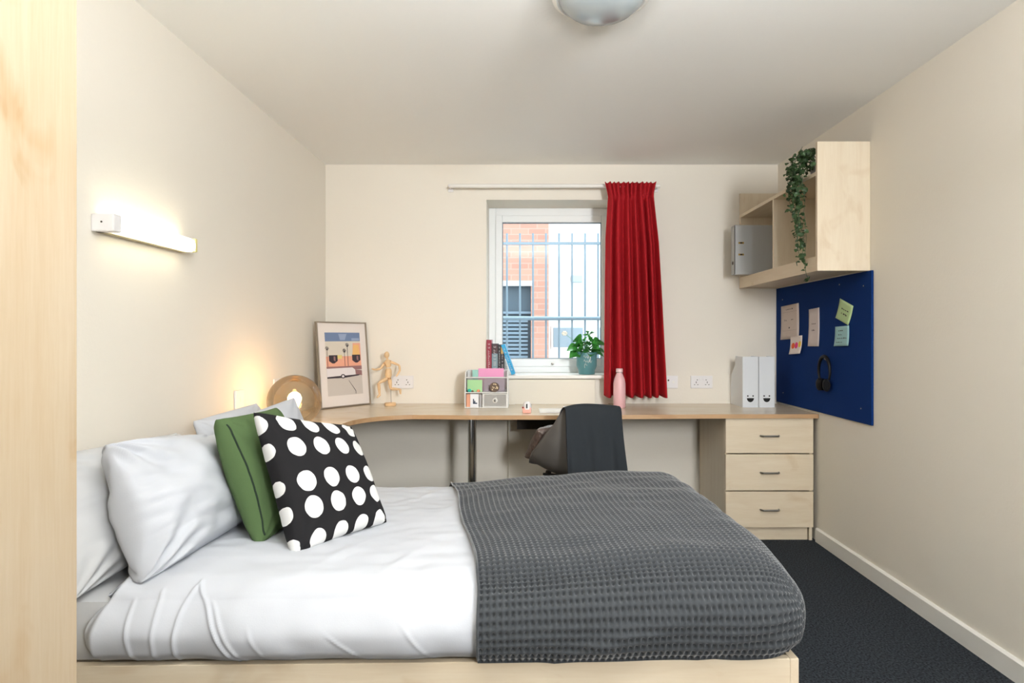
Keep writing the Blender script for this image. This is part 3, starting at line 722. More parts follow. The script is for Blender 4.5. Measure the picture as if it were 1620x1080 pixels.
for nm, js, rr in (('upper_arm', [(408, 238, -.005), (560, 300, .02)], [.0085, .006]), ('forearm', [(560, 305, .02), (568, 385, 0), (530, 455, -.01)], [.0065, .0065, .005]), ('hand', [(530, 455, -.01), (505, 490, -.015)], [.006, .004]),
                   ('upper_arm', [(305, 272, .0), (232, 360, -.02)], [.0085, .006]), ('forearm', [(232, 362, -.02), (140, 372, -.04)], [.0065, .005]), ('hand', [(140, 372, -.04), (85, 358, -.045)], [.006, .004]),
                   ('thigh', [(352, 520, -.005), (205, 602, -.03)], [.012, .008]), ('calf', [(205, 605, -.03), (222, 800, -.02)], [.010, .006]), ('foot', [(228, 800, -.02), (178, 850, -.035)], [.008, .005]),
                   ('thigh', [(392, 530, .005), (412, 700, .0)], [.013, .008]), ('calf', [(412, 700, .0), (570, 708, .03)], [.010, .006]), ('foot', [(572, 705, .03), (580, 790, .035)], [.008, .005])):
    limb(nm, [z4(*j) for j in js], rr)
for a, b_ in ((405, 238), (303, 272), (352, 512), (392, 525)): MB().ball(z4(a, b_), .0105, 10, 8).build('joint', mat('joint_beech', (196, 150, 104), .5), mn, True)
MB().tube([z4(412, 640, .012), (bs.x + .004, dm + .012, ZD + .015)], .0016, 6).build('support_rod', M_steel, mn, True)
MB().lathe([(0, 0), (.036, 0), (.038, .003), (.038, .017), (.035, .020), (0, .020)], 28, (bs.x, dm, ZD + .0005)).build('base', M_beech, mn, True)

# ------------------------------------------------------------------ books on the sill
ZS = .9555
def book(x0, w_, h, depth, y, label, cover, bands, lean=0.0):
    t = thing('book', label, 'book', (x0 + w_ / 2, y, ZS), 0, 'books on the window sill')
    T = Matrix.Translation((x0 + (w_ if lean > 0 else 0), 0, ZS)) @ Matrix.Rotation(lean, 4, 'Y')
    T = Matrix.Translation((x0, 0, ZS)) @ Matrix.Rotation(lean, 4, 'Y')
    o_ = 0
    mc = mat('book_cover', cover, .45)
    m = MB(); m.box(o_, .002 + o_, y, y + depth, 0, h, M=T); m.box(w_ - .002, w_, y, y + depth, 0, h, M=T); m.box(.002, w_ - .002, y, y + .002, 0, h, M=T)
    m.build('cover', mc, t)
    MB().box(.002, w_ - .002, y + .004, y + depth - .004, .003, h - .003, M=T).build('page_block', M_plastic, t)
    for (a, b_, c) in bands:
        MB().box(.001, w_ - .001, y - .0006, y, a * h, b_ * h, M=T).build('spine_band', mat('spine_print', c, .5), t)
    r = random.Random(int(x0 * 1000)); mk = MB(); z = .14 * h
    while z < .88 * h:
        l = r.uniform(.006, .011); mk.box(w_ * .34, w_ * .40, y - .0011, y - .0006, z, z + l, M=T); mk.box(w_ * .34, w_ * .66, y - .0011, y - .0006, z, z + .0016, M=T)
        if r.random() < .6: mk.box(w_ * .60, w_ * .66, y - .0011, y - .0006, z, z + l, M=T)
        z += l + (.004 if r.random() < .8 else .014)
    mk.build('spine_lettering', mat('spine_lettering_white', (226, 222, 222), .6), t, kind='stuff')
book(-.274, .034, .240, .150, 4.215, 'tall crimson book, leftmost on the window sill', (146, 32, 56), [])
book(-.238, .042, .214, .140, 4.215, 'dark book with a grey-blue lower spine beside the crimson one', (52, 44, 52), [(.02, .68, (128, 150, 158)), (.70, .97, (70, 46, 50))])
book(-.194, .017, .208, .135, 4.215, 'thin black book between the grey-blue and gold-topped ones', (30, 30, 36), [])
book(-.176, .022, .207, .135, 4.215, 'black book with a gold band near the top of its spine', (34, 32, 36), [(.70, .92, (190, 150, 60))])
book(-.176 + .024, .026, .215, .140, 4.205, 'bright blue book leaning right to left against the others', (34, 160, 212), [], lean=0.0)
# lean the blue book: its foot stands to the right, its head rests on the black book
for o in list(bpy.data.objects):
    if o.get('label', '').startswith('bright blue book'):
        o.location = (-.110 + .013, 4.205, ZS); o.rotation_euler = (0, -.34, 0); o.location.z = ZS + .0045; o.location.x = -.090

# ------------------------------------------------------------------ potted plant on the sill
pt = thing('potted_plant', 'leafy plant in a teal pot on the window sill', 'plant', (at(928, 0, 4.31).x, 4.31, ZS))
pc = (at(928, 0, 4.31).x, 4.31, ZS)
M_teal = mat('teal_ceramic', (88, 138, 142), .35)
MB().lathe([(0, 0), (.053, 0), (.056, .004), (.058, .03), (.066, .045), (.071, .06), (.073, .150), (.072, .154), (.068, .152), (.066, .13), (0, .128)], 40, pc).build('pot', M_teal, pt, True)
# hand-lettered script scribble on the pot
def oncyl(u, v, r=.0742): a = -PI / 2 + u / r; return (pc[0] + r * math.cos(a), pc[1] + r * math.sin(a), pc[2] + v)
m = MB()
for base, u0, n, hgt in ((.122, -.028, 5, .018), (.092, -.026, 6, .020), (.068, -.02, 2, .012)):
    m.tube([oncyl(u0 + k * .0035 * 1.0, base + hgt * .5 * math.sin(k * 1.25) + .004 * math.sin(k * .7)) for k in range(n * 3)], .0011, 5)
m.tube([oncyl(.012, .088), oncyl(.018, .118), oncyl(.022, .125), oncyl(.020, .105), oncyl(.016, .086)], .0011, 5); m.tube([oncyl(-.018, .070), oncyl(-.022, .060), oncyl(-.019, .046)], .0012, 5)
m.build('lettering', M_white_gloss, pt, True)
MB().lathe([(0, .124), (.066, .126)], 24, pc).build('soil', M_dark, pt)
M_leaf = mat('green_leaf', (70, 150, 66), .35, var=.35, vscale=25)
def bigleaf(base, tip, w_, name='leaf', mt=None):
    d = (tip - base); L_ = d.length; d.normalize(); s = d.cross(Vector((0, 0, 1)))
    if s.length < .01: s = Vector((1, 0, 0))
    s.normalize(); s = Matrix.Rotation(rg.uniform(-.7, .7), 3, d) @ s; n = s.cross(d).normalized()
    n = n if n.z > 0 else -n
    nu_, nv_ = 9, 5; P_ = np.zeros((nu_, nv_, 3))
    for i in range(nu_):
        t = i / (nu_ - 1); ww = 1.5 * w_ * (math.sin(PI * min(1, t * 1.02) ** .75) ** .8 if 0 < t < .985 else .02)
        for j in range(nv_):
            q = (j / (nv_ - 1) - .5) * 2
            P_[i, j] = base + d * L_ * t + s * ww * .5 * q + n * (.10 * L_ * math.sin(PI * t) + .18 * ww * q * q - .12 * L_ * t * t)
    return grid_mesh(name, P_, mt or M_leaf, pt)
rg = random.Random(11); top = Vector((pc[0], pc[1], pc[2] + .13)); st = MB()
specs = [(-.140, -.02, .060, .07), (-.125, -.05, .010, .06), (-.10, -.04, .092, .07), (-.05, -.07, .10, .06), (.0, -.06, .11, .065), (.05, -.05, .10, .06), (.09, -.04, .085, .055), (.125, -.04, .045, .05), (.12, -.02, .018, .04),
         (-.06, .03, .115, .06), (.04, .04, .12, .06), (.085, .02, .115, .05), (-.02, -.08, .045, .06), (.045, -.085, .05, .055), (-.085, -.07, .05, .06), (-.03, .0, .13, .055), (.02, -.09, .02, .05), (-.06, -.085, .015, .05),
         (.02, .0, .19, .04), (.05, .01, .178, .04), (.0, -.01, .175, .035), (.06, .0, .185, .03), (.10, -.01, .12, .05), (.13, -.03, .10, .04)]
for k in range(22):
    a = k * 2.4; rr_ = .05 + .05 * rg.random(); specs.append((rr_ * 1.15 * math.cos(a), rr_ * .8 * math.sin(a) - .01, .03 + .10 * rg.random(), .05 + .02 * rg.random()))
for dx, dy, dz, w_ in specs:
    tip = top + Vector((dx, dy, dz - .02)); f = Vector((dx * .45, dy * .45, dz * .8))
    bs_ = top + Vector((dx * .42, dy * .42, max(.015, dz * .85 - .01)))
    bigleaf(bs_, tip, w_); st.tube([top - Vector((0, 0, .01)), top + Vector((dx * .15, dy * .15, max(.01, dz * .5))), bs_], .0016, 5)
fl = at(893, 527, 4.25)
st.tube([top, top + Vector((-.06, -.03, .08)), fl], .0014, 5)
st.build('stem', M_leaf, pt, True)
M_petal = mat('white_petal', (246, 248, 238), .5)
m = MB()
for k in range(6):
    a = k * PI / 3; m.ball(fl + Vector((.011 * math.cos(a), -.004, .009 * math.sin(a))), .010, 8, 6, s=(1, .5, .9))
m.build('flower', M_petal, pt, True)

# ------------------------------------------------------------------ desk organiser
og = thing('desk_organiser', 'white mesh desk organiser with a small drawer below the books', 'organiser', (-.26, 3.98, ZD))
M_mesh = mat('white_wire_mesh', (228, 228, 226), .45)
M_net = glass_mat('fine_white_net', (.82, .82, .82, 1), .1, .5)
ox0, ox1, oy0, oy1 = -.394, -.122, 3.955, 4.12
def wire(pts, r=.003): m.tube(pts, r, 6)
z_ = lambda y: H - (y - CY) * oy0 / F
zA, zB, zC = ZD, .858, .965
m = MB()
for x in (ox0, ox1):
    wire([(x, oy0, zA + .004), (x, oy0, zB + .01), (x, oy0 + .01, zC - .03), (x, oy0 + .03, zC), (x, oy0 + .05, .990), (x, oy1, .994), (x, oy1, zA + .004), (x, oy0, zA + .004)], .0042)
for y, z in ((oy0, zA + .004), (oy0, zB), (oy1, .994), (oy1, zA + .004), (oy0 + .022, zC - .012)): wire([(ox0, y, z), (ox1, y, z)], .0036)
dvx = -.281
wire([(dvx, oy0, zA), (dvx, oy0, zB)], .003)
m.build('wire_frame', M_mesh, og, True)
for x in (ox0, ox1): MB().prism([(oy0, zA + .004), (oy0, zB + .01), (oy0 + .01, zC - .03), (oy0 + .03, zC), (oy0 + .05, .990), (oy1, .992), (oy1, zA + .004)], x - .0006, x + .0006, axis='x').build('side_panel', M_net, og)
MB().box(ox0, ox1, oy1 - .001, oy1, zA, .994).build('back_panel', M_mesh, og)
MB().box(ox0, ox1, oy0, oy1, zA + .001, zA + .004).build('base_panel', M_mesh, og)
MB().box(ox0, ox1, oy0 + .002, oy1, zB - .003, zB).build('tier_shelf', M_mesh, og)
MB().box(ox0, ox1, oy0 + .06, oy0 + .062, zB, zC - .01).build('tier_front', M_net, og)
MB().box(dvx - .001, dvx + .001, oy0, oy1, zA + .004, zB).build('divider', M_mesh, og)
dw = MB().box(dvx + .006, ox1 - .006, oy0 - .003, oy0 - .001, zA + .008, zB - .008).build('drawer', mat('drawer_mesh', (206, 205, 202), .6, bump=.8, bscale=900), og)
m = MB(); q0, q1, r0, r1 = dvx + .006, ox1 - .006, zA + .009, zB - .009; wire([(q0, oy0 - .003, r0), (q1, oy0 - .003, r0)]); wire([(q0, oy0 - .003, r1), (q1, oy0 - .003, r1)]); wire([(q0, oy0 - .003, r0), (q0, oy0 - .003, r1)]); wire([(q1, oy0 - .003, r0), (q1, oy0 - .003, r1)])
m.build('drawer_rim', M_mesh, dw, True)
kc = Matrix.Translation(((q0 + q1) / 2, oy0 - .003, (r0 + r1) / 2)) @ Matrix.Rotation(PI / 2, 4, 'X')
MB().lathe([(0, 0), (.016, 0), (.016, .003), (0, .003)], 20, M=kc).build('knob_plate', M_white_gloss, dw, True)
MB().lathe([(0, .003), (.005, .003), (.009, .014), (.007, .018), (0, .019)], 16, M=kc).build('knob', M_steel, dw, True)
def card(name, x0, x1, y, z0, z1, col, label, cat='card', th=.002, group=None):
    o = MB().box(x0, x1, y, y + th, z0, z1, b=.0004).build(name, mat(name, col, .7), origin=((x0 + x1) / 2, y, z0)); tag(o, label, cat, group); return o
card('pink_folder', -.318, -.150, oy0 + .105, zB + .001, 1.008, (236, 160, 200), 'bright pink paper wallet in the back tier of the organiser')
card('mint_box', -.356, -.318, oy0 + .100, zB + .001, .998, (160, 208, 196), 'mint green box in the back left of the organiser', 'box', .03)
card('pale_pink_sheet', -.278, -.14, oy0 + .075, zB + .001, .950, (222, 190, 208), 'pale pink sheet behind the round patterned tin')
card('sticky_pad', -.384, -.288, oy0 + .045, zB + .001, .936, (172, 218, 160), 'pale green note pad in the middle left of the organiser', 'notepad', .01)
tn = thing('patterned_tin', 'round brown patterned tin in the middle tier of the organiser', 'tin', (-.205, oy0 + .035, zB))
MB().lathe([(0, 0), (.029, 0), (.031, .003), (.031, .020), (.029, .022), (0, .022)], 28, M=Matrix.Translation((-.207, oy0 + .04, zB + .032)) @ Matrix.Rotation(PI / 2, 4, 'X')).build('tin_body', mat('tin_brown', (96, 76, 60), .4), tn, True)
m = MB(); rr = random.Random(5)
for k in range(14):
    a = rr.uniform(0, 2 * PI); r_ = .022 * math.sqrt(rr.random()); m.ball((-.207 + r_ * math.cos(a), oy0 + .0178, zB + .032 + r_ * math.sin(a)), rr.uniform(.003, .005), 8, 6, s=(1, .2, 1))
m.build('tin_pattern', mat('tin_cream', (206, 186, 150), .5), tn, True)
for nm, x, c, r_, lb, ct in (('turquoise_ball', -.368, (40, 186, 168), .012, 'small turquoise ball on the left of the organiser ledge', 'ball'), ('black_clip', -.380, (34, 34, 40), .007, 'tiny black clip left of the turquoise ball', 'clip'), ('brown_eraser', -.348, (110, 76, 62), .007, 'tiny brown rubber right of the turquoise ball', 'rubber'), ('orange_eraser', -.310, (240, 150, 110), .010, 'small orange rubber near the organiser divider', 'rubber')):
    o = MB().ball((x, oy0 + .018, zB + r_ * .95), r_, 14, 10, s=(1.1, .8, .95)).build(nm, mat(nm, c, .5), None, True, origin=(x, oy0 + .018, zB)); tag(o, lb, ct)
card('orange_card', -.388, -.364, oy0 + .02, zA + .005, .846, (238, 172, 140), 'narrow orange card in the lower left of the organiser')
wc = card('printed_card', -.362, -.308, oy0 + .012, zA + .005, .848, (232, 234, 238), 'white card printed with a small dark figure in the organiser')
MB().box(-.345, -.338, oy0 + .0112, oy0 + .0122, zA + .03, zA + .058).box(-.345, -.318, oy0 + .0112, oy0 + .0122, zA + .026, zA + .034).box(-.337, -.330, oy0 + .0112, oy0 + .0122, zA + .034, zA + .046).build('printed_figure', mat('navy_ink', (40, 56, 84), .7), wc)
card('grey_card', -.304, -.290, oy0 + .02, zA + .005, .846, (176, 174, 176), 'narrow grey card against the organiser divider')

# ------------------------------------------------------------------ small desk things
sp_ = at(833.5, 654, 3.70)
td = thing('desk_sharpener', 'tiny pink and white sharpener on the desk left of the paper', 'sharpener', (sp_.x, 3.70, ZD))
MB().box(sp_.x - .026, sp_.x + .026, 3.69, 3.735, ZD + .0005, ZD + .034, b=.005).build('base', mat('salmon_plastic', (238, 176, 160), .4), td, True)
MB().lathe([(0, .022), (.026, .022), (.026, .044), (.022, .058), (.012, .066), (0, .068)], 24, (sp_.x + .002, 3.7125, ZD)).build('dome', M_plastic, td, True)
MB().box(sp_.x - .004, sp_.x + .004, 3.684, 3.70, ZD + .03, ZD + .056, b=.001).build('slot', M_black, td)
MB().ball((sp_.x - .024, 3.69, ZD + .034), .006, 8, 6).build('button', mat('dark_red', (150, 50, 50), .4), td, True)
nb = thing('notebook', 'flat white notebook on the desk left of the chair', 'notebook', (.17, 3.72, ZD))
m = MB(); m.box(.078, .30, 3.69, 3.86, ZD + .0005, ZD + .008, b=.001); m.build('page_block', M_plastic, nb)
MB().box(.077, .301, 3.689, 3.861, ZD + .008, ZD + .0095, b=.0005).build('cover', M_white_gloss, nb)
ps = thing('paper_sheets', 'loose white paper behind the notebook and chair back', 'paper', (.40, 3.90, ZD))
MB().box(.24, .50, 3.87, 4.05, ZD + .0005, ZD + .002).build('sheet', M_plastic, ps); MB().box(.32, .55, 3.82, 3.868, ZD + .0005, ZD + .002).build('sheet', M_plastic, ps)
pn = MB().tube([(.255, 3.80, ZD + .014), (.262, 3.87 - .02, ZD + .014)], .0045, 8).build('pen', M_black, None, True, origin=(.255, 3.80, ZD + .0095)); tag(pn, 'short black pen lying on the notebook', 'pen')

# ------------------------------------------------------------------ bed
BA = .0203
TB = Matrix.Translation((.686, 1.552, 0)) @ Matrix.Rotation(BA, 4, 'Z')
bed = thing('bed_frame', 'pale maple bed frame under the white bedding', 'bed', (.686, 1.552, 0), BA)
BL_, BW = 2.02, 1.215
def bbox(*a, b=.002): return MB().box(*a, M=TB, b=b)
for a in ((0, .022), (BW - .022, BW)):
    bbox(-BL_, -.022, a[0], a[1], .17, .402).build('side_rail', M_maple_x, bed)
bbox(-.022, 0, 0, BW, .12, .402).build('foot_board', M_maple_y, bed)
bbox(-BL_, -BL_ + .022, .022, BW - .022, .17, .402).build('head_rail', M_maple_y, bed)
bbox(-BL_ + .022, -.022, .022, BW - .022, .36, .378, b=0).build('base_board', M_maple_x, bed)
for x in (-BL_ + .03, -.09):
    for y in (.03, BW - .09): bbox(x, x + .06, y, y + .06, 0, .36).build('leg', M_maple_v, bed)

# mattress
o = MB().box(-BL_ + .01, -.04, .040, BW - .040, .379, .550, M=TB, b=.055).build('mattress', M_sheet, None, True, origin=(-.3, 2.1, .379)); tag(o, 'white sheeted mattress showing at the pillow end of the bed', 'mattress')

# duvet surface ------------------------------------------------------
def bed_surf(S, out=0.0):
    """S: (...,3) points on a box surface given by flags; returns rounded, puffed world points.
       S[...,0]=x along bed, S[...,1]=a (cross path), region by a: <0 near side, 0..W top, >W far side"""
    pass
ZB = .404; X1 = .016
def top_z(xw, y=0.0):
    return .588 + .040 * smoothstep(-.45, .45, xw) - .026 * np.clip(y / BW, 0, 1)
def body(x, y, z, r=.115):
    """rounded box point: x,y in bed frame, z as fraction 0..1 of height; all arrays, on box surface"""
    xw = x + .686
    zt_ = top_z(xw, y)
    zz = ZB + z * (zt_ - ZB)
    Y0, Y1 = -.004, BW + .004
    hz = np.minimum(r, .85 * (zt_ - ZB))
    ix = np.minimum(x, X1 - r); iy = np.clip(y, Y0 + r, Y1 - r); iz = np.minimum(zz, zt_ - hz)
    d = np.stack([x - ix, y - iy, (zz - iz) / hz * r], -1)
    # blend: on side below the shoulder keep side distance
    L = np.linalg.norm(d, axis=-1, keepdims=True); L = np.where(L < 1e-9, 1, L)
    n = d / L
    p = np.stack([ix, iy, iz], -1) + n * np.stack([np.full_like(hz, r), np.full_like(hz, r), hz], -1)
    # mid-height bulge on sides and foot
    t = np.clip((p[..., 2] - ZB) / (zt_ - ZB), 0, 1)
    bul = .022 * np.sin(PI * np.clip(t * 1.25, 0, 1)) - .018 * (1 - smoothstep(0, .18, t))
    horiz = n.copy(); horiz[..., 2] = 0
    p = p + horiz * bul[..., None]
    cr_ = .022 * np.sin(PI * np.clip(p[..., 1] / BW, 0, 1)) * smoothstep(.6, 1, t)
    p[..., 2] += cr_
    return p, n

def wrinkle(x, a, amp=1.0):
    """soft folds, argument arrays in bed frame x and arc a"""
    q = np.stack([x * 1.0, a * 1.0], -1)
    w1 = vnoise(q, 5.0, 3.3) * .010 + vnoise(q * np.array([1.0, 1.6]), 13.0, 9.1) * .0035
    return amp * w1

def to_world(p):
    M_ = np.array(TB); return p @ M_[:3, :3].T + M_[:3, 3]

def edge_x(yb):      # left edge of the blanket in bed-frame x
    return -.13 - .686 - .158 * (yb - .05) + .006 * np.sin(yb * 9)

# white duvet
na, nx = 330, 300
H_ = .165
a = np.linspace(-H_ - .0, BW + H_, na)[None, :]; u = np.linspace(0, 1, nx)[:, None]
yb = np.clip(a, -.004, BW + .004); zf = np.where(a < -.004, 1 + (a + .004) / H_, np.where(a > BW + .004, 1 - (a - BW - .004) / H_, 1.0))
zf = np.clip(zf, 0, 1)
xl0 = -1.772 + .012 * smoothstep(-.17, .05, a) + .008 * np.sin(a * 17)
xe = edge_x(yb) + .10
x = xl0 + (xe - xl0) * u + 0 * a; yb = yb + 0 * u; zf = zf + 0 * u; A2 = a + 0 * u
p, n = body(x, yb, zf)
wr = wrinkle(x, A2) + vnoise(np.stack([x * 1.0, A2 * .35], -1), 9, 5.0) * .010 * smoothstep(.12, -.10, A2)
# sharp fabric ridges on the near side by the pillows
for (x0, s1, c1, a0_, a1_, h_) in ((-1.665, -.10, .25, -.17, -.02, .007), (-1.60, -.06, -.5, -.17, .02, .006), (-1.545, .10, .7, -.17, .05, .008), (-1.475, -.55, 1.2, -.17, .06, .009), (-1.455, -.60, .4, -.17, -.03, .006), (-1.25, -1.5, 0, -.17, -.11, .005), (-1.02, -.9, 0, -.17, -.09, .004), (-1.38, -.3, 2, -.16, -.10, .004)):
    lx = x0 + s1 * (A2 + .05) + c1 * (A2 + .05) ** 2
    wr += .75 * h_ * np.exp(-((x - lx) / .0048) ** 2) * smoothstep(a0_ - .02, a0_ + .02, A2) * smoothstep(a1_ + .03, a1_ - .01, A2)
# fold tension lines spreading over the top
for (x0, y0f, x1f, y1f, h_) in ((-1.3, .05, -1.12, .42, .004), (-1.1, .02, -.95, .32, .004), (-1.0, .5, -.86, .95, .004), (-1.2, .7, -.95, 1.1, .004), (-.96, .0, -.88, .4, .003)):
    t_ = np.clip(((x - x0) * (x1f - x0) + (A2 - y0f) * (y1f - y0f)) / ((x1f - x0) ** 2 + (y1f - y0f) ** 2), 0, 1)
    dd = np.hypot(x - (x0 + t_ * (x1f - x0)), A2 - (y0f + t_ * (y1f - y0f)))
    wr += h_ * np.exp(-(dd / .02) ** 2) * np.sin(PI * t_)
# rounded left hem: thickness falls to mattress at the end
hem = smoothstep(0, .035, u) 
p = p + n * (wr)[..., None]
p[..., 2] -= .03 * (1 - hem) * smoothstep(.3, 1, zf)
p[..., 1] += .04 * (1 - hem) * (A2 < .05) * (1 - .4 * zf)
duv = grid_mesh('duvet', to_world(p), M_linen, origin=(-.6, 2.1, .40)); tag(duv, 'white rumpled duvet spread over the bed', 'duvet')
md = duv.modifiers.new('t', 'SOLIDIFY'); md.thickness = .012; md.offset = -1

# charcoal waffle blanket: fine quilted cells in real relief
cell = .0155; sub = 6
nxs = int(.82 / cell) * sub; nas = int((BW + 2 * .165) / cell) * sub
ah = .165
a = np.linspace(-ah, BW + ah, nas + 1)[None, :]; u = np.linspace(0, 1, nxs + 1)[:, None]
yb = np.clip(a, -.004, BW + .004); zf = np.clip(np.where(a < 0, 1 + a / ah, np.where(a > BW, 1 - (a - BW) / ah, 1.0)), 0, 1)
ex = edge_x(yb); x = ex + (X1 - ex) * u + 0 * a; yb = yb + 0 * u; zf = zf + 0 * u; A2 = a + 0 * u
def waf(i, j):
    ci = .5 + .5 * np.cos(2 * PI * i / sub); cj = .5 + .5 * np.cos(2 * PI * j / sub)
    return 1 - (1 - ci ** .9) * (1 - cj ** .9)
def low(x, a_):
    q = np.stack([x, a_], -1); w = vnoise(q, 4.0, 1.2) * .012 + vnoise(q * np.array([1, 2.2]), 6.5, 4.4) * .005
    for (x0, a0_, x1f, a1_, h_, s_w) in ((-.50, -.13, -.25, -.06, .010, .018), (-.62, -.16, -.45, -.10, .008, .016), (-.22, -.16, -.05, -.10, -.010, .02), (-.42, -.02, -.2, .0, .005, .03)):
        t_ = np.clip(((x - x0) * (x1f - x0) + (a_ - a0_) * (a1_ - a0_)) / ((x1f - x0) ** 2 + (a1_ - a0_) ** 2), 0, 1)
        w = w + h_ * np.exp(-(np.hypot(x - (x0 + t_ * (x1f - x0)), a_ - (a0_ + t_ * (a1_ - a0_))) / s_w) ** 2)
    return w
# coarse noise evaluated on a reduced grid then interpolated
def coarse(fn, X_, A_, f=8):
    ii = np.unique(np.append(np.arange(0, X_.shape[0], f), X_.shape[0] - 1)); jj = np.unique(np.append(np.arange(0, X_.shape[1], f), X_.shape[1] - 1))
    G = fn(X_[np.ix_(ii, jj)], A_[np.ix_(ii, jj)])
    t1 = np.array([np.interp(np.arange(X_.shape[0]), ii, G[:, k]) for k in range(len(jj))]).T
    return np.array([np.interp(np.arange(X_.shape[1]), jj, t1[k]) for k in range(X_.shape[0])])
I = np.arange(nxs + 1)[:, None]; J = np.arange(nas + 1)[None, :]
p, n = body(x, yb, zf)
offs = .008 + coarse(low, x, A2) + .0125 * waf(I, J)
nrm_main = n
hemw = smoothstep(0, .012, u)
p = p + n * (offs * 1.0)[..., None]
P1 = to_world(p)
# foot end
nye = int(BW / cell) * sub; nze = int(ah / cell) * sub
ye = np.linspace(-.004, BW + .004, nas + 1)
je = np.where((a[0] >= -1e-9) & (a[0] <= BW + 1e-9))[0]
yv = np.clip(a[0][je], 0, BW); yv[0] = -.004 if False else yv[0]
zv = np.linspace(1, 0, nze + 1)
x2 = np.full((nze + 1, len(je)), X1); y2 = np.tile(yv, (nze + 1, 1)); z2 = np.tile(zv[:, None], (1, len(je)))
p2, n2 = body(x2, y2, z2)
I2 = (nxs + np.arange(nze + 1))[:, None]; J2 = je[None, :]
o2 = .008 + coarse(low, x2 + (1 - z2) * .16, y2, 4) + .0125 * waf(I2, J2)
P2 = to_world(p2 + n2 * o2[..., None])
verts = np.concatenate([P1.reshape(-1, 3), P2.reshape(-1, 3)]) - np.array([.3, 2.1, .4])
i1 = np.arange(P1.shape[0] * P1.shape[1]).reshape(P1.shape[:2]); i2 = np.arange(P2.shape[0] * P2.shape[1]).reshape(P2.shape[:2]) + i1.size
fq = lambda g: np.stack([g[:-1, :-1], g[1:, :-1], g[1:, 1:], g[:-1, 1:]], -1).reshape(-1, 4)
faces = [fq(i1), fq(i2)]
# stitch the two at the foot corners
for col, jc in ((0, je[0]), (-1, je[-1])):
    ztop = np.arange(0, je[0] + 1) if col == 0 else np.arange(je[-1], P1.shape[1])
    sidez = i1[-1, ztop] if col == 0 else i1[-1, ztop]
    sidez = sidez[::-1] if col == 0 else sidez      # top -> bottom
    end = i2[:, col]
    nn = len(end); mm = len(sidez)
    for k in range(nn - 1):
        a0_ = sidez[min(mm - 1, int(round(k * (mm - 1) / (nn - 1))))]; a1_ = sidez[min(mm - 1, int(round((k + 1) * (mm - 1) / (nn - 1))))]
        faces.append(np.array([[end[k], a0_, a1_, end[k + 1]]]))
me = bpy.data.meshes.new('blanket'); allf = [tuple(dict.fromkeys(f)) for f in np.concatenate(faces).tolist()]; allf = [f for f in allf if len(f) > 2]
me.from_pydata(verts.tolist(), [], allf); me.materials.append(M_waffle)
bm = bmesh.new(); bm.from_mesh(me); bmesh.ops.remove_doubles(bm, verts=bm.verts[:], dist=.0004); bmesh.ops.recalc_face_normals(bm, faces=bm.faces[:]); bm.to_mesh(me); bm.free()
me.polygons.foreach_set('use_smooth', [True] * len(me.polygons))
bl = bpy.data.objects.new('blanket', me); C.objects.link(bl); bl.location = (.3, 2.1, .4); WM[bl.name] = Matrix.Translation((.3, 2.1, .4))
tag(bl, 'charcoal grey waffle blanket over the foot half of the bed', 'blanket')
# flat hem along the blanket's edge
js = np.arange(6, nas - 5, 3); hp_ = P1[0, js]; hq = P1[6, js]
hm = MB(); out_ = []
for k in range(len(js)):
    out_.append(Vector(hp_[k]) * .9 + Vector(hq[k]) * .1 + Vector((0, 0, .001)))
hm.tube(out_, .0034, 6); hm.build('hem', M_waffle, bl, True)

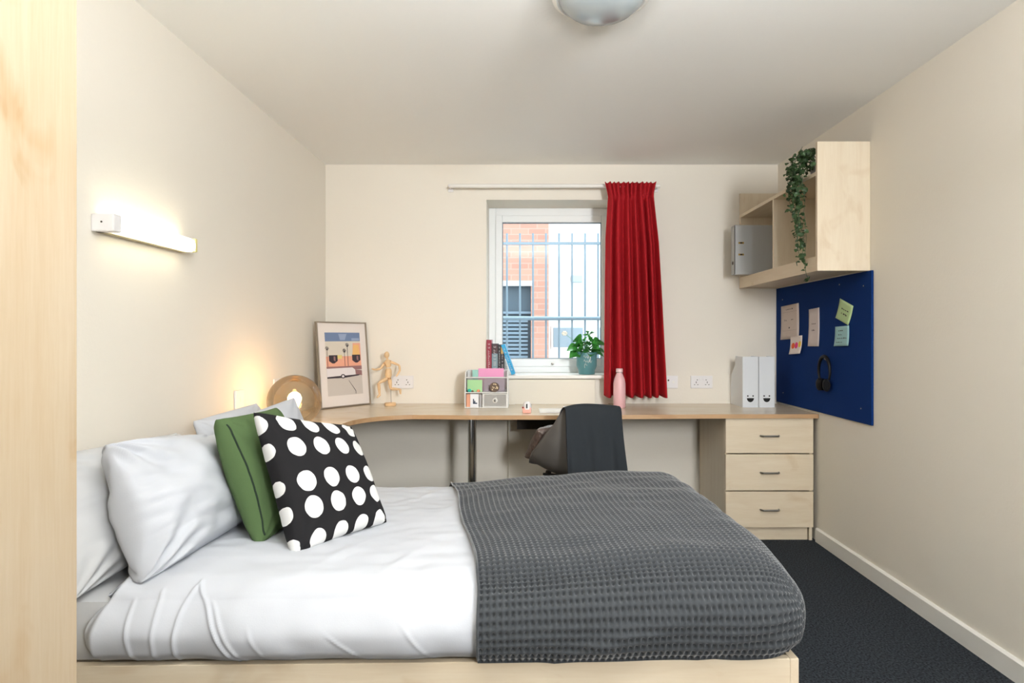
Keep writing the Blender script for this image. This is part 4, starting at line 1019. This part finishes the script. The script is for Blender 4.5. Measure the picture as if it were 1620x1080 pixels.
# ------------------------------------------------------------------ pillows and cushions
def pillow(name, label, cat, BLc, BRc, TRc, TLc, thick, m, seed=0, wr=.008, group=None, n=56, power=.42, pinch=.05, flat_back=.8, crn=.05, sag=0.0):
    q = [Vector(c) for c in (BLc, BRc, TRc, TLc)]
    c0 = sum(q, Vector()) / 4
    uax = (q[1] - q[0] + q[2] - q[3]).normalized(); vax = (q[3] - q[0] + q[2] - q[1]).normalized()
    nr = uax.cross(vax).normalized()
    g = np.linspace(-1, 1, n); g = np.sign(g) * (1 - (1 - np.abs(g)) ** 1.35)
    Ug, Vg = np.meshgrid(g, g, indexing='ij')
    cr2 = 1 - crn * (Ug ** 2) * (Vg ** 2)
    su = (Ug * (1 - pinch * (1 - Vg ** 2) * 1.0) * cr2 + 1) / 2; sv = (Vg * (1 - pinch * (1 - Ug ** 2)) * cr2 + 1) / 2
    Q = np.array([list(c) for c in q])
    base = ((1 - su) * (1 - sv))[..., None] * Q[0] + (su * (1 - sv))[..., None] * Q[1] + (su * sv)[..., None] * Q[2] + ((1 - su) * sv)[..., None] * Q[3]
    prof_ = (np.clip(1 - Ug ** 2, 0, 1) * np.clip(1 - Vg ** 2, 0, 1)) ** power
    lowf = 1 - sag * Vg
    def wrk(sd):
        k = np.stack([su, sv], -1)
        w = vnoise(k, 3.0, sd) * 1.0 + vnoise(k, 7.0, sd + 5) * .45
        kk_ = k @ np.array([[1.0, .35], [-.25, 3.2]])
        w += .55 * np.abs(vnoise(kk_, 3.2, sd + 9)) * (1 - .75 * smoothstep(.1, .45, su))
        # radiating creases at the corners
        for cu_, cv_ in ((0, 0), (1, 0), (1, 1), (0, 1)):
            dx, dy = su - cu_, sv - cv_; r = np.hypot(dx, dy); an = np.arctan2(dy, dx)
            w += .8 * np.sin(an * 14 + sd * 3 + cu_ * 2) * np.exp(-(r / .28) ** 2) * smoothstep(0, .08, r)
        return w * wr * (prof_ ** .5)
    nrm_ = np.array(list(nr))
    F_ = base + nrm_ * (thick * .5 * prof_ * lowf + wrk(seed))[..., None]
    B_ = base - nrm_ * (thick * .5 * flat_back * prof_ * lowf + wrk(seed + 11))[..., None]
    verts = np.concatenate([F_.reshape(-1, 3), B_.reshape(-1, 3)]) - np.array(list(q[0]))
    i1 = np.arange(n * n).reshape(n, n); i2 = i1 + n * n
    f1 = fq(i1); f2 = fq(i2)[:, ::-1]
    me = bpy.data.meshes.new(name); me.from_pydata(verts.tolist(), [], np.concatenate([f1, f2]).tolist()); me.materials.append(m)
    UV = np.concatenate([np.stack([su, sv], -1).reshape(-1, 2)] * 2); lay = me.uv_layers.new(name='UVMap')
    li = np.zeros(len(me.loops), int); me.loops.foreach_get('vertex_index', li); lay.data.foreach_set('uv', UV[li].ravel())
    bm = bmesh.new(); bm.from_mesh(me); bmesh.ops.remove_doubles(bm, verts=bm.verts[:], dist=.0004); bm.to_mesh(me); bm.free()
    me.polygons.foreach_set('use_smooth', [True] * len(me.polygons))
    o = bpy.data.objects.new(name, me); C.objects.link(o); o.location = q[0]; WM[o.name] = Matrix.Translation(q[0])
    if cat: tag(o, label, cat, group)
    o_pts = dict(F=F_, B=B_, base=base, nr=nrm_)
    return o, o_pts

G1 = 'white pillows at the head of the bed'
pillow('pillow', 'white pillow at the near back, partly hidden by the wardrobe', 'pillow', (-1.13, 1.53, .548), (-1.12, 2.20, .570), (-1.275, 2.24, .865), (-1.30, 1.56, .90), .19, M_sheet, 2.0, .016, G1, power=.36, crn=.03, n=80)
pillow('pillow', 'white pillow at the far back, its tip beside the lamp glow', 'pillow', (-1.11, 2.25, .59), (-1.10, 2.76, .59), (-1.215, 2.78, .925), (-1.27, 2.33, .90), .13, M_linen, 5.0, .008, G1)
pillow('pillow', 'white pillow in front at the far side, its peak before the globe lamp', 'pillow', (-.97, 2.16, .59), (-.90, 2.66, .59), (-1.035, 2.75, .955), (-1.12, 2.22, .90), .14, M_linen, 8.0, .008, G1)
pB, dB = pillow('pillow', 'plump white pillow in front nearest the camera', 'pillow', (-.985, 1.565, .572), (-.945, 2.10, .590), (-1.10, 2.16, .875), (-1.125, 1.63, .935), .21, M_linen, 14.0, .024, G1, power=.34, sag=.15, crn=.05, pinch=.04, n=90)

gA, dA = pillow('cushion', 'plain green cushion with a dark zip behind the spotted cushion', 'cushion', (-.80, 1.84, .585), (-.77, 2.24, .585), (-.93, 2.28, .955), (-.945, 1.87, .965), .15, M_green, 21.0, .006, 'scatter cushions', flat_back=1.0, power=.34, crn=.02)
# zip along the near edge of the green cushion
Fp = dA['F']; Bp = dA['B']; k = 2
line = [Vector(Fp[3, j]) for j in range(5, 50)]
MB().tube([p_ + Vector((0, 0, 0)) for p_ in line], .0028, 6).build('zip', M_zip, gA, True)

def polka():
    m = bpy.data.materials.new('black_cotton_white_dots'); m.use_nodes = True; nt = m.node_tree; N = nt.nodes; L = nt.links; b = N['Principled BSDF']; b.inputs['Roughness'].default_value = .9; b.inputs['Specular IOR Level'].default_value = .2
    tc = N.new('ShaderNodeTexCoord'); sep = N.new('ShaderNodeSeparateXYZ'); L.new(tc.outputs['UV'], sep.inputs[0])
    def mth(op, a, b_=None, c=None):
        k = N.new('ShaderNodeMath'); k.operation = op
        for i, v in enumerate((a, b_, c)):
            if v is None: continue
            if isinstance(v, (int, float)): k.inputs[i].default_value = v
            else: L.new(v, k.inputs[i])
        return k.outputs[0]
    us = sep.outputs[0]; vs = sep.outputs[1]
    fu = mth('SUBTRACT', mth('FRACT', mth('ADD', mth('MULTIPLY', us, 4.4), .632)), .5)
    du = mth('DIVIDE', fu, 4.4)
    best = None
    for vc in VROWS:
        dv = mth('SUBTRACT', vs, vc)
        d = mth('SQRT', mth('ADD', mth('POWER', du, 2), mth('POWER', dv, 2)))
        best = d if best is None else mth('MINIMUM', best, d)
    nz = N.new('ShaderNodeTexNoise'); nz.inputs['Scale'].default_value = 9; L.new(tc.outputs['UV'], nz.inputs['Vector'])
    rad = mth('ADD', .066, mth('MULTIPLY', nz.outputs['Fac'], .018))
    f = mth('GREATER_THAN', rad, best)
    mx = N.new('ShaderNodeMix'); mx.data_type = 'RGBA'; L.new(f, mx.inputs[0]); mx.inputs[6].default_value = lin((34, 33, 35)); mx.inputs[7].default_value = lin((222, 222, 220)); L.new(mx.outputs[2], b.inputs['Base Color'])
    return m
VROWS = [.05, .27, .455, .71, .905]
M_polka = polka()
pillow('cushion', 'black cushion with large white dots leaning in front of the green one', 'cushion', (-.668, 1.765, .578), (-.47, 2.065, .590), (-.628, 2.19, .895), (-.822, 1.855, .985), .14, M_polka, 33.0, .006, 'scatter cushions', flat_back=1.0, power=.36, pinch=.05, crn=.0)

# ------------------------------------------------------------------ chair with throw and cushion
CA = math.radians(20)            # turned so its seat points away and slightly to the left
ch = thing('desk_chair', 'grey moulded tub chair with a dark throw at the desk', 'chair', (.27, 3.53, 0), CA)
TC = WM[ch.name]
nu, nv = 61, 61
Uc = np.linspace(-1, 1, nu)[:, None]; Vc = np.linspace(0, 1, nv)[None, :]
# centre profile (y forward, z up): top of back -> seat rear -> seat front
pf_y = np.interp(Vc[0], [0, .18, .38, .50, .58, .68, .85, .95, 1], [-.225, -.225, -.215, -.19, -.15, -.08, .09, .17, .195])
pf_z = np.interp(Vc[0], [0, .18, .38, .50, .58, .68, .85, .95, 1], [.835, .74, .60, .515, .455, .425, .43, .452, .455])
kk = np.ones(7) / 7
pf_y[3:-3] = np.convolve(pf_y, kk, 'valid'); pf_z[3:-3] = np.convolve(pf_z, kk, 'valid')
wv = np.interp(Vc[0], [0, .2, .5, .8, 1], [.150, .165, .195, .215, .205])
rim_y = np.interp(Vc[0], [0, .3, .9, 1], [-.205, -.12, .15, .185]); rim_z = np.interp(Vc[0], [0, .12, .9, 1], [.830, .80, .515, .478])
e = np.abs(Uc) ** 2.6
Xs = np.sign(Uc) * (1 - (1 - np.abs(Uc)) ** 1.25) * wv[None, :]; Ys = pf_y[None, :] * (1 - e) + rim_y[None, :] * e; Zs = pf_z[None, :] * (1 - e) + rim_z[None, :] * e
Pc = np.stack([Xs + 0 * Ys, Ys, Zs], -1); TCn = np.array(TC)
o = grid_mesh('shell', Pc @ TCn[:3, :3].T + TCn[:3, 3], M_shell, ch); md = o.modifiers.new('t', 'SOLIDIFY'); md.thickness = .008; md.offset = 0
M_legw = mat('dark_leg', (40, 38, 38), .5)
for sx in (-1, 1):
    for sy in (-1, 1):
        MB().tube([TC @ Vector((sx * .11, sy * .09 + .02, .43 if sy > 0 else .44)), TC @ Vector((sx * .21, sy * .2, .003))], [.017, .011], 10).build('leg', M_legw, ch, True)
MB().tube([TC @ Vector((-.14, -.12, .415)), TC @ Vector((.14, .12, .415))], .008, 8).tube([TC @ Vector((.14, -.12, .415)), TC @ Vector((-.14, .12, .415))], .008, 8).build('cross_brace', M_black, ch, True)
# throw over the backrest
nu, nv = 60, 90
u = np.linspace(0, 1, nu)[:, None]; v = np.linspace(0, 1, nv)[None, :]
ky = np.interp(v[0], [0, .18, .30, .34, .40, 1], [-.08, -.17, -.205, -.228, -.252, -.29])
kz = np.interp(v[0], [0, .18, .30, .34, .40, 1], [.545, .70, .838, .852, .838, .28])
kz[2:-2] = np.convolve(kz, np.ones(5) / 5, 'valid'); ky[2:-2] = np.convolve(ky, np.ones(5) / 5, 'valid')
hang = smoothstep(.38, 1, v)
Xt = (u - .5) * (.330 + .03 * hang) + .004 + .012 * hang
fold = (.012 * np.sin(u * 17 + v * 3) + .007 * np.sin(u * 31 - v * 5)) * hang
Yt = ky[None, :] - fold - .012 * hang
insd = 1 - smoothstep(.22, .34, v)
Yt = Yt + .030 * np.abs(2 * u - 1) ** 3 * insd + .012 * insd
Zt = kz[None, :] + .006 * np.sin(u * 5) * (1 - hang) - .01 * np.abs(2 * u - 1) ** 4 + .01 * np.sin(u * 9) * smoothstep(.9, 1, v)
Pt = np.stack([Xt + 0 * Yt, Yt, Zt + 0 * u], -1)
th = grid_mesh('throw_blanket', Pt @ TCn[:3, :3].T + TCn[:3, 3], M_throw, origin=tuple(TC @ Vector((0, -.28, .28)))); md = th.modifiers.new('t', 'SOLIDIFY'); md.thickness = .007; md.offset = 0
tag(th, 'dark charcoal throw draped over the chair back', 'throw')
def lc(x, y, z): return TC @ Vector((x, y, z))
pillow('cushion', 'shiny taupe velvet cushion sitting in the grey chair', 'cushion', lc(-.235, .21, .50), lc(.14, .20, .505), lc(.13, -.01, .715), lc(-.225, .015, .695), .16, M_brown, 41.0, .008, 'scatter cushions', n=40)
